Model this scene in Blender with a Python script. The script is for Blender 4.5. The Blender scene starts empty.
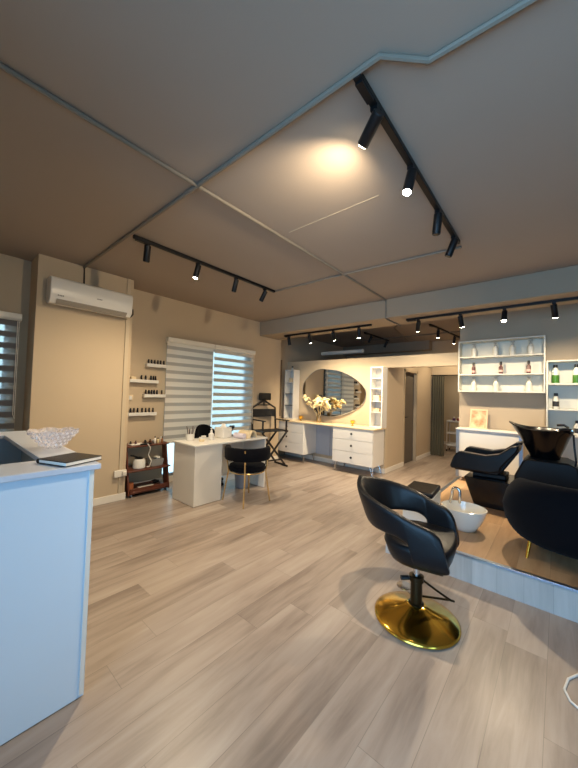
import bpy, bmesh, math, random
from mathutils import Vector, Matrix
random.seed(7)
PI = math.pi
SC = bpy.context.scene
COL = SC.collection

# ------------------------------------------------------------------ camera
CAM_X, CAM_Y, CAM_H = 0.0, 0.0, 1.42
cam_d = bpy.data.cameras.new('camera')
cam_d.sensor_fit = 'AUTO'
cam_d.sensor_width = 36.0
cam_d.lens = 314.0 / 768.0 * 36.0
cam_d.clip_start = 0.02
cam = bpy.data.objects.new('camera', cam_d)
COL.objects.link(cam)
ux = Vector((0.757, -0.002, 0.653)); ux.normalize()
uy = Vector((0.653, -0.043, -0.757)); uy = (uy - ux * uy.dot(ux)).normalized()
uz = ux.cross(uy)
cam.matrix_world = Matrix.Translation((CAM_X, CAM_Y, CAM_H)) @ Matrix((ux, uy, uz)).to_4x4()
SC.camera = cam

# ------------------------------------------------------------------ world, daylight, exposure
SKY = (0.60, 0.86, 0.98)
w = bpy.data.worlds.new('sky'); SC.world = w; w.use_nodes = True
bg = w.node_tree.nodes['Background']
bg.inputs[0].default_value = (*SKY, 1); bg.inputs[1].default_value = 1.1
SC.view_settings.view_transform = 'Standard'
SC.view_settings.look = 'None'
SC.view_settings.gamma = 1.0
SC.view_settings.use_curve_mapping = False
SC.view_settings.exposure = 0.92
try:
    SC.cycles.use_denoising = True
    SC.cycles.max_bounces = 10
    SC.cycles.diffuse_bounces = 6
    SC.cycles.transparent_max_bounces = 16
    SC.cycles.sample_clamp_indirect = 6.0
    SC.cycles.caustics_reflective = False
    SC.cycles.caustics_refractive = False
except Exception:
    pass

def area(name, loc, rot, sx, sy, power, color):
    d = bpy.data.lights.new(name, 'AREA'); d.shape = 'RECTANGLE'
    d.size = sx; d.size_y = sy; d.energy = power; d.color = color
    o = bpy.data.objects.new(name, d); COL.objects.link(o)
    o.location = loc; o.rotation_euler = rot
    return o
# daylight entering through the shop front behind the viewer plus a fill through added side glazing
area('front_daylight', (0.3, -1.33, 1.35), (PI/2, 0, 0), 2.6, 2.2, 84, (0.26, 0.57, 1.0))
area('side_daylight_fill', (2.53, -0.2, 1.35), (0, PI/2, 0), 2.2, 1.5, 15, (0.24, 0.56, 1.0))  # fill lamp outside the added side glazing, for more blue daylight

# lamps: (x, y, z, aim vector, watts) are made by the track builders below
WARM = (1.0, 0.80, 0.54)
SPOT_W = 85.0

# ------------------------------------------------------------------ materials
def lin(c):
    return tuple((v/255/12.92) if v/255 <= 0.04045 else ((v/255+0.055)/1.055)**2.4 for v in c)
MATS = {}
def mat(name, rgb, rough=0.5, metal=0.0, var=0.06, scale=6.0, bump=0.0, bscale=60.0, coat=0.0, trans=0.0, ior=1.45, spec=0.5, sheen=0.0):
    if name in MATS: return MATS[name]
    m = bpy.data.materials.new(name); m.use_nodes = True
    nt = m.node_tree; b = nt.nodes['Principled BSDF']
    c = lin(rgb)
    tc = nt.nodes.new('ShaderNodeTexCoord'); nz = nt.nodes.new('ShaderNodeTexNoise')
    nz.inputs['Scale'].default_value = scale; nz.inputs['Detail'].default_value = 4
    nt.links.new(tc.outputs['Object'], nz.inputs['Vector'])
    mx = nt.nodes.new('ShaderNodeMix'); mx.data_type = 'RGBA'
    mx.inputs['A'].default_value = (*[v*(1-var) for v in c], 1)
    mx.inputs['B'].default_value = (*[min(1, v*(1+var)) for v in c], 1)
    nt.links.new(nz.outputs['Fac'], mx.inputs['Factor'])
    nt.links.new(mx.outputs['Result'], b.inputs['Base Color'])
    b.inputs['Roughness'].default_value = rough; b.inputs['Metallic'].default_value = metal
    b.inputs['Specular IOR Level'].default_value = spec
    b.inputs['Coat Weight'].default_value = coat; b.inputs['Coat Roughness'].default_value = 0.08
    b.inputs['Transmission Weight'].default_value = trans; b.inputs['IOR'].default_value = ior
    if sheen:
        b.inputs['Sheen Weight'].default_value = sheen
    if bump:
        n2 = nt.nodes.new('ShaderNodeTexNoise'); n2.inputs['Scale'].default_value = bscale; n2.inputs['Detail'].default_value = 3
        nt.links.new(tc.outputs['Object'], n2.inputs['Vector'])
        bp = nt.nodes.new('ShaderNodeBump'); bp.inputs['Strength'].default_value = bump; bp.inputs['Distance'].default_value = 0.01
        nt.links.new(n2.outputs['Fac'], bp.inputs['Height']); nt.links.new(bp.outputs['Normal'], b.inputs['Normal'])
    MATS[name] = m
    return m

def planks(name, c1, c2, c3, width=0.19, length=1.25, off=0.05, rough=0.38, vertical=False):
    """laminate boards running along y, each with its own tone and grain"""
    m = bpy.data.materials.new(name); m.use_nodes = True
    nt = m.node_tree; N = nt.nodes; L = nt.links; b = N['Principled BSDF']
    def math_(op, a, bb=None):
        n = N.new('ShaderNodeMath'); n.operation = op
        for i, v in enumerate((a, bb)):
            if v is None: continue
            if isinstance(v, (int, float)): n.inputs[i].default_value = v
            else: L.new(v, n.inputs[i])
        return n.outputs[0]
    g = N.new('ShaderNodeNewGeometry'); s = N.new('ShaderNodeSeparateXYZ'); L.new(g.outputs['Position'], s.inputs[0])
    X = s.outputs['X']; Y = s.outputs['Z'] if vertical else s.outputs['Y']
    u = math_('DIVIDE', math_('ADD', X, off), width)
    row = math_('FLOOR', u); fu = math_('SUBTRACT', u, row)
    wn = N.new('ShaderNodeTexWhiteNoise'); wn.noise_dimensions = '1D'; L.new(row, wn.inputs['W'])
    v = math_('ADD', math_('DIVIDE', Y, length), wn.outputs['Value'])
    col = math_('FLOOR', v); fv = math_('SUBTRACT', v, col)
    wn2 = N.new('ShaderNodeTexWhiteNoise'); wn2.noise_dimensions = '2D'
    cb = N.new('ShaderNodeCombineXYZ'); L.new(row, cb.inputs[0]); L.new(col, cb.inputs[1]); L.new(cb.outputs[0], wn2.inputs['Vector'])
    # grain, stretched along the board and shifted per board
    cg = N.new('ShaderNodeCombineXYZ')
    L.new(math_('MULTIPLY', X, 16.0), cg.inputs[0]); L.new(math_('MULTIPLY', Y, 1.5), cg.inputs[1]); L.new(math_('MULTIPLY', wn2.outputs['Value'], 37.0), cg.inputs[2])
    nz = N.new('ShaderNodeTexNoise'); nz.inputs['Scale'].default_value = 1.0; nz.inputs['Detail'].default_value = 6; nz.inputs['Roughness'].default_value = 0.6
    nz.inputs['Distortion'].default_value = 0.6
    L.new(cg.outputs[0], nz.inputs['Vector'])
    cg2 = N.new('ShaderNodeCombineXYZ')
    L.new(math_('MULTIPLY', X, 5.0), cg2.inputs[0]); L.new(math_('MULTIPLY', Y, 1.1), cg2.inputs[1]); L.new(math_('MULTIPLY', wn2.outputs['Value'], 11.0), cg2.inputs[2])
    nb = N.new('ShaderNodeTexNoise'); nb.inputs['Scale'].default_value = 1.0; nb.inputs['Detail'].default_value = 3; L.new(cg2.outputs[0], nb.inputs['Vector'])
    r = N.new('ShaderNodeValToRGB'); e = r.color_ramp.elements
    e[0].position = 0.28; e[0].color = (*lin(c1), 1); e[1].position = 0.72; e[1].color = (*lin(c3), 1)
    k = e.new(0.5); k.color = (*lin(c2), 1)
    t = math_('ADD', math_('MULTIPLY', nz.outputs['Fac'], 0.5), math_('MULTIPLY', nb.outputs['Fac'], 0.5))
    t = math_('ADD', t, math_('MULTIPLY', math_('SUBTRACT', wn2.outputs['Value'], 0.5), 0.14))
    L.new(t, r.inputs[0])
    seam = math_('MAXIMUM', math_('LESS_THAN', fu, 0.014), math_('LESS_THAN', fv, 0.0022))
    mx = N.new('ShaderNodeMix'); mx.data_type = 'RGBA'; L.new(math_('MULTIPLY', seam, 0.35), mx.inputs['Factor'])
    L.new(r.outputs[0], mx.inputs['A']); mx.inputs['B'].default_value = (*lin(tuple(v*0.45 for v in c1)), 1)
    L.new(mx.outputs['Result'], b.inputs['Base Color'])
    b.inputs['Roughness'].default_value = rough
    b.inputs['Specular IOR Level'].default_value = 0.45
    bp = N.new('ShaderNodeBump'); bp.inputs['Strength'].default_value = 0.12; bp.inputs['Distance'].default_value = 0.004
    L.new(math_('SUBTRACT', nz.outputs['Fac'], math_('MULTIPLY', seam, 1.0)), bp.inputs['Height']); L.new(bp.outputs['Normal'], b.inputs['Normal'])
    MATS[name] = m
    return m

def glass_pane(name, tint=(1, 1, 1), gloss=0.12):
    m = bpy.data.materials.new(name); m.use_nodes = True
    nt = m.node_tree; N = nt.nodes; L = nt.links
    for n in list(N):
        if n.type == 'BSDF_PRINCIPLED': N.remove(n)
    out = N['Material Output']
    t = N.new('ShaderNodeBsdfTransparent'); t.inputs[0].default_value = (*tint, 1)
    g = N.new('ShaderNodeBsdfGlossy'); g.inputs['Roughness'].default_value = 0.02
    fr = N.new('ShaderNodeFresnel'); fr.inputs[0].default_value = 1.45
    mu = N.new('ShaderNodeMath'); mu.operation = 'MULTIPLY'; mu.inputs[1].default_value = gloss / 0.12; L.new(fr.outputs[0], mu.inputs[0])
    mx = N.new('ShaderNodeMixShader'); L.new(mu.outputs[0], mx.inputs[0]); L.new(t.outputs[0], mx.inputs[1]); L.new(g.outputs[0], mx.inputs[2])
    L.new(mx.outputs[0], out.inputs[0])
    MATS[name] = m
    return m

def zebra(name, pitch, duty, offset, dense=(205, 200, 190), sheer_tr=0.75, dense_tl=0.25, sheer=(235, 238, 238), sheer_tl=0.6):
    """day-night blind cloth: dense woven bands alternating with sheer bands, in the weave by height"""
    m = bpy.data.materials.new(name); m.use_nodes = True
    nt = m.node_tree; N = nt.nodes; L = nt.links
    for n in list(N):
        if n.type == 'BSDF_PRINCIPLED': N.remove(n)
    out = N['Material Output']
    g = N.new('ShaderNodeNewGeometry'); s = N.new('ShaderNodeSeparateXYZ'); L.new(g.outputs['Position'], s.inputs[0])
    a = N.new('ShaderNodeMath'); a.operation = 'ADD'; a.inputs[1].default_value = offset; L.new(s.outputs['Z'], a.inputs[0])
    d = N.new('ShaderNodeMath'); d.operation = 'DIVIDE'; d.inputs[1].default_value = pitch; L.new(a.outputs[0], d.inputs[0])
    f = N.new('ShaderNodeMath'); f.operation = 'FRACT'; L.new(d.outputs[0], f.inputs[0])
    lt = N.new('ShaderNodeMath'); lt.operation = 'LESS_THAN'; lt.inputs[1].default_value = duty; L.new(f.outputs[0], lt.inputs[0])
    nz = N.new('ShaderNodeTexNoise'); nz.inputs['Scale'].default_value = 300
    di = N.new('ShaderNodeBsdfDiffuse'); di.inputs[0].default_value = (*lin(dense), 1)
    tl = N.new('ShaderNodeBsdfTranslucent'); tl.inputs[0].default_value = (*lin(dense), 1)
    md = N.new('ShaderNodeMixShader'); md.inputs[0].default_value = dense_tl; L.new(di.outputs[0], md.inputs[1]); L.new(tl.outputs[0], md.inputs[2])
    di2 = N.new('ShaderNodeBsdfDiffuse'); di2.inputs[0].default_value = (*lin(sheer), 1)
    tl2 = N.new('ShaderNodeBsdfTranslucent'); tl2.inputs[0].default_value = (*lin(sheer), 1)
    ms0 = N.new('ShaderNodeMixShader'); ms0.inputs[0].default_value = sheer_tl; L.new(di2.outputs[0], ms0.inputs[1]); L.new(tl2.outputs[0], ms0.inputs[2])
    tr = N.new('ShaderNodeBsdfTransparent')
    ms = N.new('ShaderNodeMixShader'); ms.inputs[0].default_value = sheer_tr; L.new(ms0.outputs[0], ms.inputs[1]); L.new(tr.outputs[0], ms.inputs[2])
    mx = N.new('ShaderNodeMixShader'); L.new(lt.outputs[0], mx.inputs[0]); L.new(ms.outputs[0], mx.inputs[1]); L.new(md.outputs[0], mx.inputs[2])
    L.new(mx.outputs[0], out.inputs[0])
    MATS[name] = m
    return m

def lamp_mat(name, color, strength):
    m = bpy.data.materials.new(name); m.use_nodes = True
    b = m.node_tree.nodes['Principled BSDF']
    b.inputs['Emission Color'].default_value = (*color, 1); b.inputs['Emission Strength'].default_value = strength
    b.inputs['Base Color'].default_value = (0.9, 0.85, 0.7, 1)
    MATS[name] = m
    return m

M_FLOOR = planks('floor_laminate', (112, 99, 90), (152, 138, 127), (172, 160, 149))
M_PLAT = planks('platform_laminate_warm_lit', (140, 110, 80), (172, 138, 102), (192, 160, 124))  # the floor's laminate again, with warm lamplight tinted into its tones
M_RISER = planks('riser_laminate', (150, 148, 144), (176, 174, 170), (192, 190, 186), width=0.16, length=3.0, off=0.03, vertical=True)
M_WALL = mat('painted_beige_wall', (191, 172, 145), 0.85, var=0.03, scale=2.5, bump=0.05, bscale=120)
M_WALLB = mat('painted_back_wall', (196, 178, 150), 0.85, var=0.03, scale=2.5, bump=0.05, bscale=120)
M_WALLG = mat('painted_grey_wall', (176, 160, 138), 0.85, var=0.04, scale=2.5, bump=0.05, bscale=120)
M_CEIL = mat('painted_ceiling', (160, 146, 132), 0.9, var=0.05, scale=1.2, bump=0.05, bscale=80)
M_BEAM = mat('painted_beam', (158, 142, 122), 0.9, var=0.05, scale=2)
M_COND = mat('conduit_grey', (126, 117, 104), 0.6)
M_WHITE = mat('white_lacquer', (222, 219, 212), 0.28, var=0.015)
M_COUNTER = mat('counter_daylight_tint_gloss', (204, 220, 234), 0.22, var=0.015, coat=0.3)  # white gloss tinted pale blue to boost the daylight on it
M_SLAB = mat('counter_stone_top', (196, 202, 214), 0.3, var=0.06, scale=18)
M_SHELFW = mat('shelf_white', (208, 205, 192), 0.45, var=0.02)
M_TRIMW = mat('white_trim', (226, 220, 208), 0.5, var=0.02)
M_CREAM = mat('cream_worktop', (226, 206, 168), 0.35, var=0.03)
M_BLACKM = mat('black_metal', (26, 25, 26), 0.45, 0.4)
M_LEATHER = mat('black_leather', (17, 18, 21), 0.38, var=0.15, scale=30, bump=0.08, bscale=220, coat=0.03, spec=0.28)
M_VELVET = mat('black_velvet', (13, 13, 17), 0.95, var=0.2, scale=40, spec=0.1, sheen=0.03)
M_GLOSSK = mat('black_gloss', (9, 9, 11), 0.22, var=0.1, coat=0.12, spec=0.4)
M_GOLD = mat('polished_gold', (232, 188, 78), 0.16, 1.0, var=0.04)
M_CHAMP = mat('champagne_gold', (226, 200, 146), 0.2, 1.0, var=0.03)
M_CHROME = mat('chrome', (205, 205, 208), 0.12, 1.0, var=0.02)
M_BRASSD = mat('dark_brass', (58, 50, 36), 0.3, 0.9)
M_WOOD = mat('red_brown_wood', (94, 50, 34), 0.4, var=0.25, scale=14)
M_PORC = mat('white_porcelain', (238, 232, 218), 0.12, var=0.01, coat=0.5)
M_ALU = mat('aluminium', (164, 174, 190), 0.3, 0.9)
M_BLUEGREY = mat('grey_panel', (170, 176, 186), 0.5, var=0.03)
M_PAMPAS = mat('cream_dried_flower', (240, 222, 172), 0.9, var=0.08, scale=30)
M_PAPER = mat('paper', (235, 230, 220), 0.8, var=0.02)
M_CANVAS = mat('black_canvas', (24, 23, 24), 0.8, var=0.15, scale=80)
M_BLACKW = mat('black_painted_wood', (30, 26, 24), 0.5, var=0.2, scale=20)
M_CURT = mat('olive_curtain', (92, 88, 72), 0.9, var=0.12, scale=20)
M_DOORD = mat('dark_door', (96, 88, 78), 0.6, var=0.05)
M_PINK = mat('pale_wood', (214, 186, 150), 0.5, var=0.1, scale=12)
M_MIRROR = mat('mirror_silver', (228, 228, 226), 0.015, 1.0, var=0.0)
M_GREEN = mat('green_liquid', (70, 118, 44), 0.3)
M_REDB = mat('dark_red_bottle', (82, 34, 34), 0.3)
M_PALEB = mat('pale_bottle', (214, 210, 198), 0.35)
M_BLK = mat('black_plastic', (20, 20, 22), 0.4)
M_BLIND_W = mat('blind_rail_white', (228, 222, 208), 0.5, var=0.02)
M_GLASS = glass_pane('window_glass', (0.92, 0.97, 0.98), 0.12)
M_SHELFG = glass_pane('shelf_glass', (0.9, 0.95, 0.93), 0.2)
M_CRYSTAL = mat('cut_crystal', (250, 248, 250), 0.06, var=0.0, trans=1.0, ior=1.3)
def crystal(name, alpha, rough):
    m = mat(name, (246, 243, 248), rough, var=0.01, spec=0.9)
    m.node_tree.nodes['Principled BSDF'].inputs['Alpha'].default_value = alpha
    return m
M_CRYSTAL = crystal('cut_crystal_glass', 0.30, 0.05)
M_CLEAR = mat('clear_plastic', (235, 235, 232), 0.1, var=0.0, trans=0.7, ior=1.3)
M_LAMPON = lamp_mat('lamp_face_lit', (1.0, 0.86, 0.6), 45.0)
M_LAMPOFF = mat('lamp_face_unlit', (60, 58, 54), 0.2)
M_Z1 = zebra('blind_closed_bands', 0.125, 0.58, 0.02, dense=(240, 234, 224), sheer_tr=0.02, dense_tl=0.36, sheer=(200, 195, 188), sheer_tl=0.40)
M_Z2 = zebra('blind_open_bands', 0.125, 0.45, 0.03, dense=(214, 208, 198), sheer_tr=0.70, dense_tl=0.30)
M_Z3 = zebra('blind_open_dark_bands', 0.125, 0.48, 0.05, dense=(120, 118, 118), sheer_tr=0.7, dense_tl=0.05)

# ------------------------------------------------------------------ helpers
def B(): return bmesh.new()
def box(bm, x0, x1, y0, y1, z0, z1):
    vs = [bm.verts.new(p) for p in ((x0,y0,z0),(x1,y0,z0),(x1,y1,z0),(x0,y1,z0),(x0,y0,z1),(x1,y0,z1),(x1,y1,z1),(x0,y1,z1))]
    for f in ((0,3,2,1),(4,5,6,7),(0,1,5,4),(1,2,6,5),(2,3,7,6),(3,0,4,7)):
        bm.faces.new([vs[i] for i in f])
    return bm
def hexa(bm, pts):
    vs = [bm.verts.new(p) for p in pts]
    for f in ((0,3,2,1),(4,5,6,7),(0,1,5,4),(1,2,6,5),(2,3,7,6),(3,0,4,7)):
        bm.faces.new([vs[i] for i in f])
    return bm
def rings(bm, rs, caps=True, closed=True):
    R = [[bm.verts.new(p) for p in r] for r in rs]
    for a, b in zip(R[:-1], R[1:]):
        n = len(a)
        for i in range(n if closed else n-1):
            j = (i+1) % n
            bm.faces.new((a[i], a[j], b[j], b[i]))
    if caps and closed:
        bm.faces.new(list(reversed(R[0]))); bm.faces.new(R[-1])
    return bm
def lathe(bm, prof, cx=0, cy=0, z0=0, n=24, sx=1, sy=1, caps=True):
    return rings(bm, [[(cx+max(r,1e-4)*sx*math.cos(2*PI*i/n), cy+max(r,1e-4)*sy*math.sin(2*PI*i/n), z0+z) for i in range(n)] for r, z in prof], caps)
def tube(bm, pts, r, n=8, closed=False):
    pts = [Vector(p) for p in pts]
    rs = r if isinstance(r, (list, tuple)) else [r]*len(pts)
    out = []; prev = None
    for i, p in enumerate(pts):
        if closed: t = (pts[(i+1) % len(pts)] - pts[i-1]).normalized()
        else: t = (pts[min(i+1, len(pts)-1)] - pts[max(i-1, 0)]).normalized()
        if prev is None:
            u = t.orthogonal().normalized()
        else:
            u = (prev - t*prev.dot(t)).normalized()
        prev = u; v = t.cross(u)
        out.append([p + rs[i]*(math.cos(2*PI*k/n)*u + math.sin(2*PI*k/n)*v) for k in range(n)])
    if closed: out.append(out[0]); return rings(bm, out, caps=False)
    return rings(bm, out)
def bar(bm, a, b, w, h, up=(0,0,1)):
    a = Vector(a); b = Vector(b); t = (b-a).normalized(); up = Vector(up)
    s = t.cross(up)
    if s.length < 1e-4: s = Vector((1,0,0))
    s.normalize(); q = s.cross(t)
    rr = []
    for p in (a, b):
        rr.append([p + s*w/2*i + q*h/2*j for i, j in ((-1,-1),(1,-1),(1,1),(-1,1))])
    return rings(bm, rr)
def obj(name, bm, m, parent=None, bevel=0, seg=2, smooth=False, sub=0, angle=35):
    bmesh.ops.remove_doubles(bm, verts=bm.verts, dist=1e-5)
    bmesh.ops.recalc_face_normals(bm, faces=bm.faces)
    me = bpy.data.meshes.new(name); bm.to_mesh(me); bm.free()
    ms = m if isinstance(m, (list, tuple)) else [m]
    for x in ms: me.materials.append(x)
    o = bpy.data.objects.new(name, me); COL.objects.link(o)
    if parent: o.parent = parent
    if bevel:
        b = o.modifiers.new('bevel', 'BEVEL'); b.width = bevel; b.segments = seg; b.limit_method = 'ANGLE'; b.angle_limit = math.radians(30)
    if sub:
        s = o.modifiers.new('sub', 'SUBSURF'); s.levels = sub; s.render_levels = sub
    if smooth or bevel or sub:
        for p in me.polygons: p.use_smooth = True
        if not sub and hasattr(me, 'set_sharp_from_angle'):
            me.set_sharp_from_angle(angle=math.radians(angle))
    return o
def tag(o, label, cat, group=None, kind=None):
    o['label'] = label; o['category'] = cat
    if group: o['group'] = group
    if kind: o['kind'] = kind
    return o
def thing(name, label, cat, loc=(0,0,0), rz=0, group=None):
    o = bpy.data.objects.new(name, None); COL.objects.link(o)
    o.empty_display_size = 0.1
    o.location = loc; o.rotation_euler = (0, 0, rz)
    return tag(o, label, cat, group)
def struct(name, bm, m, label=None, cat=None, parent=None, **k):
    o = obj(name, bm, m, parent, **k); o['kind'] = 'structure'
    if label: o['label'] = label
    if cat: o['category'] = cat
    return o
def copy_tree(o, parent=None):
    c = o.copy(); COL.objects.link(c); c.parent = parent
    for ch in list(o.children): copy_tree(ch, c)
    return c

# ================================================================== THE SETTING
XW = -4.6                        # window wall
XR, YF, ZC = 2.4, -1.2, 2.85     # right wall, shop front, ceiling
YV, YB, YE = 5.6, 8.35, 10.6     # vanity wall, corridor end wall, end of the back room
XC = -2.45                       # corridor side wall
PX, PY, PZ = -1.19, 2.81, 0.205  # platform corner and height

struct('floor', box(B(), XW-0.5, XR+0.2, YF-0.2, YE+0.2, -0.1, 0), M_FLOOR, 'grey oak laminate floor', 'floor')
struct('ceiling', box(B(), XW-0.5, XR+0.2, YF-0.2, YE+0.2, ZC, ZC+0.12), M_CEIL, 'grey beige painted ceiling', 'ceiling')

# window wall with a tall opening behind the double blind and one near the reception
bm = B()
T = 0.2
WIN1 = (2.42, 4.16, 0.06, 2.18); WIN2 = (-0.9, 0.60, 0.5, 2.16)
def wall_x(bm, x0, x1, ya, yb, opens):
    ys = ya
    for (a, b, c, d) in sorted(opens):
        box(bm, x0, x1, ys, a, 0, ZC); box(bm, x0, x1, a, b, 0, c); box(bm, x0, x1, a, b, d, ZC); ys = b
    box(bm, x0, x1, ys, yb, 0, ZC)
def wall_y(bm, y0, y1, xa, xb, opens, top=ZC):
    xs = xa
    for (a, b, c, d) in sorted(opens):
        box(bm, xs, a, y0, y1, 0, top)
        if c > 0: box(bm, a, b, y0, y1, 0, c)
        if d < top: box(bm, a, b, y0, y1, d, top)
        xs = b
    if xs < xb: box(bm, xs, xb, y0, y1, 0, top)
wall_x(bm, XW-T, XW, YF, 5.03, [WIN1, WIN2]); box(bm, XW-T-0.3, XW-0.3, 4.9, YE, 0, ZC); box(bm, XW-0.3, XW-T, 4.83, 5.03, 0, ZC)
struct('wall_left', bm, M_WALL, 'beige wall with the tall windows', 'wall')
bm = B(); box(bm, XW, -4.25, 0.74, 1.74, 0, ZC)
struct('wall_column', bm, M_WALL, 'beige wall column carrying the air conditioner', 'wall')
bm = B(); wall_y(bm, YF-T, YF, XW-T, XR+T, [(-1.0, 1.6, 0.15, 2.6)])
struct('wall_front', bm, M_WALL, 'shop front wall behind the viewer', 'wall')
bm = B(); wall_x(bm, XR, XR+T, YF, YE, [(-1.0, 0.6, 0.15, 2.6)])
struct('wall_right', bm, M_WALLG, 'side wall beyond the frame', 'wall')
bm = B(); wall_y(bm, YE, YE+T, XW-0.3, XR, [])
struct('wall_end', bm, M_WALLB, 'end wall of the back room', 'wall')
# low partition behind the vanity, its header carried on over the passage
bm = B(); box(bm, XW-0.3, XC, YV, YV+0.12, 0, 2.17); box(bm, XC, -1.22, YV, YV+0.12, 1.96, 2.17)
struct('wall_vanity', bm, M_WALLB, 'low beige partition behind the vanity', 'wall')
# wall carrying the product shelves
bm = B(); box(bm, -1.22, XR, YV, YV+0.15, 0, ZC)
struct('wall_shelf', bm, M_WALLG, 'grey beige wall behind the product shelves', 'wall')
# passage side wall with a doorway
bm = B()
DOOR = (6.52, 7.26, 1.98)
box(bm, XC-0.12, XC, YV+0.12, DOOR[0], 0, 2.17); box(bm, XC-0.12, XC, DOOR[1], YB, 0, 2.17); box(bm, XC-0.12, XC, DOOR[0], DOOR[1], DOOR[2], 2.17)
struct('wall_passage', bm, M_WALL, 'beige side wall of the passage', 'wall')
bm = B(); wall_y(bm, YB, YB+0.12, XW-0.3, -1.22, [(-2.42, -1.30, 0, 2.0)]); box(bm, -1.22, -1.1, YV+0.15, YE, 0, ZC)
struct('wall_back', bm, M_WALL, 'wall at the end of the passage with an opening', 'wall')
# beam across the ceiling
bm = B(); box(bm, XW, XR, 4.38, 4.92, 2.575, ZC)
struct('ceiling_beam', bm, M_BEAM, 'wide painted beam under the ceiling', 'beam', bevel=0.004)
bm = B(); box(bm, XW-0.3, XC, YB-0.25, YB, 2.62, ZC)
struct('trim_1', bm, M_BEAM, 'drop beam over the back room', 'trim')
# raised platform
bm = B(); box(bm, PX, XR, PY+0.012, YV, 0, PZ)
struct('floor_platform', bm, M_PLAT, 'raised platform in the floor laminate, tinted as warmly lit', 'platform')
bm = B(); box(bm, PX, XR, PY, PY+0.012, 0, PZ-0.012); box(bm, PX-0.012, PX, PY, YV, 0, PZ-0.012)
struct('trim_2', bm, M_RISER, 'grey plank riser of the platform', 'trim')
bm = B(); box(bm, PX-0.016, XR, PY-0.006, PY+0.03, PZ-0.014, PZ+0.004); box(bm, PX-0.016, PX+0.03, PY, YV, PZ-0.014, PZ+0.004)
struct('trim_3', bm, M_ALU, 'metal edge strip of the platform', 'trim', bevel=0.002)
# baseboards
def bb(name, x0, x1, y0, y1): struct(name, box(B(), x0, x1, y0, y1, 0, 0.09), M_TRIMW, bevel=0.004)
bb('baseboard_column', -4.25, -4.235, 0.74, 1.75)
bb('baseboard_left', XW, XW+0.014, 1.74, 5.03)
bb('baseboard_vanity', XW-0.3, XC, YV-0.014, YV)
bb('baseboard_corner', XC, XC+0.014, YV, DOOR[0])
bb('baseboard_passage', XC, XC+0.014, DOOR[1], YB)
bb('baseboard_end', XW, XR, YE-0.014, YE)
struct('trim_4', box(B(), XW-0.30, XW-0.288, 5.03, 5.40, 0.9, 2.2), mat('recess_shade_brown', (122, 102, 80), 0.7), 'narrow brown strip painting the shade on the recess wall beside the vanity', 'trim')  # brown strip standing in for shade on the recessed wall
# vertical trunking at the column's corner
struct('trim_5', box(B(), -4.25, -4.235, 1.655, 1.70, 0.09, ZC), M_TRIMW and mat('beige_trunking', (192, 176, 150), 0.6), 'vertical cable trunking on the column', 'trim', bevel=0.003)

# windows: frame and panes
def window(name, x, ya, yb, za, zb, mull, axis='x', label=None):
    bm = B(); f = 0.045; d = 0.05
    def bx(a0, a1, z0, z1):
        if axis == 'x': box(bm, x-d/2, x+d/2, a0, a1, z0, z1)
        else: box(bm, a0, a1, x-d/2, x+d/2, z0, z1)
    bx(ya, yb, za, za+f); bx(ya, yb, zb-f, zb); bx(ya, ya+f, za+f, zb-f); bx(yb-f, yb, za+f, zb-f)
    for q in mull: bx(q-f/2, q+f/2, za+f, zb-f)
    o = struct(name, bm, M_ALU, label, 'window')
    bm = B()
    if axis == 'x': box(bm, x-0.003, x+0.003, ya+f, yb-f, za+f, zb-f)
    else: box(bm, ya+f, yb-f, x-0.003, x+0.003, za+f, zb-f)
    obj('pane', bm, M_GLASS, o)
    return o
window('window_1', XW-0.12, *WIN1, [3.25], label='tall window behind the pair of banded blinds')
window('window_2', XW-0.12, *WIN2, [-0.15], label='window by the reception counter')
window('window_3', YF-0.06, -1.0, 1.6, 0.15, 2.6, [0.3], axis='y', label='shop front glazing behind the viewer')
window('window_4', XR+0.06, -1.0, 0.6, 0.15, 2.6, [-0.2], label='unseen side glazing added for extra daylight')

# passage door standing in its frame
bm = B(); box(bm, XC-0.10, XC-0.06, DOOR[0]+0.02, DOOR[1]-0.02, 0.005, DOOR[2]-0.02)
d1 = struct('door_1', bm, M_DOORD, 'dark grey door in the passage wall', 'door')
bm = B(); box(bm, XC-0.05, XC+0.012, DOOR[0]-0.03, DOOR[0]+0.02, 0, DOOR[2]+0.03); box(bm, XC-0.05, XC+0.012, DOOR[1]-0.02, DOOR[1]+0.03, 0, DOOR[2]+0.03); box(bm, XC-0.05, XC+0.012, DOOR[0]-0.03, DOOR[1]+0.03, DOOR[2]-0.02, DOOR[2]+0.03)
obj('door_frame', bm, mat('beige_frame', (176, 158, 130), 0.6), d1)
bm = B(); box(bm, XC-0.06, XC-0.045, DOOR[0]+0.06, DOOR[0]+0.13, 0.88, 1.10); tube(bm, [(XC-0.05, DOOR[0]+0.09, 1.0), (XC-0.0, DOOR[0]+0.09, 1.0), (XC-0.0, DOOR[0]+0.20, 1.0)], 0.012)
obj('door_handle', bm, M_BLK, d1)

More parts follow.
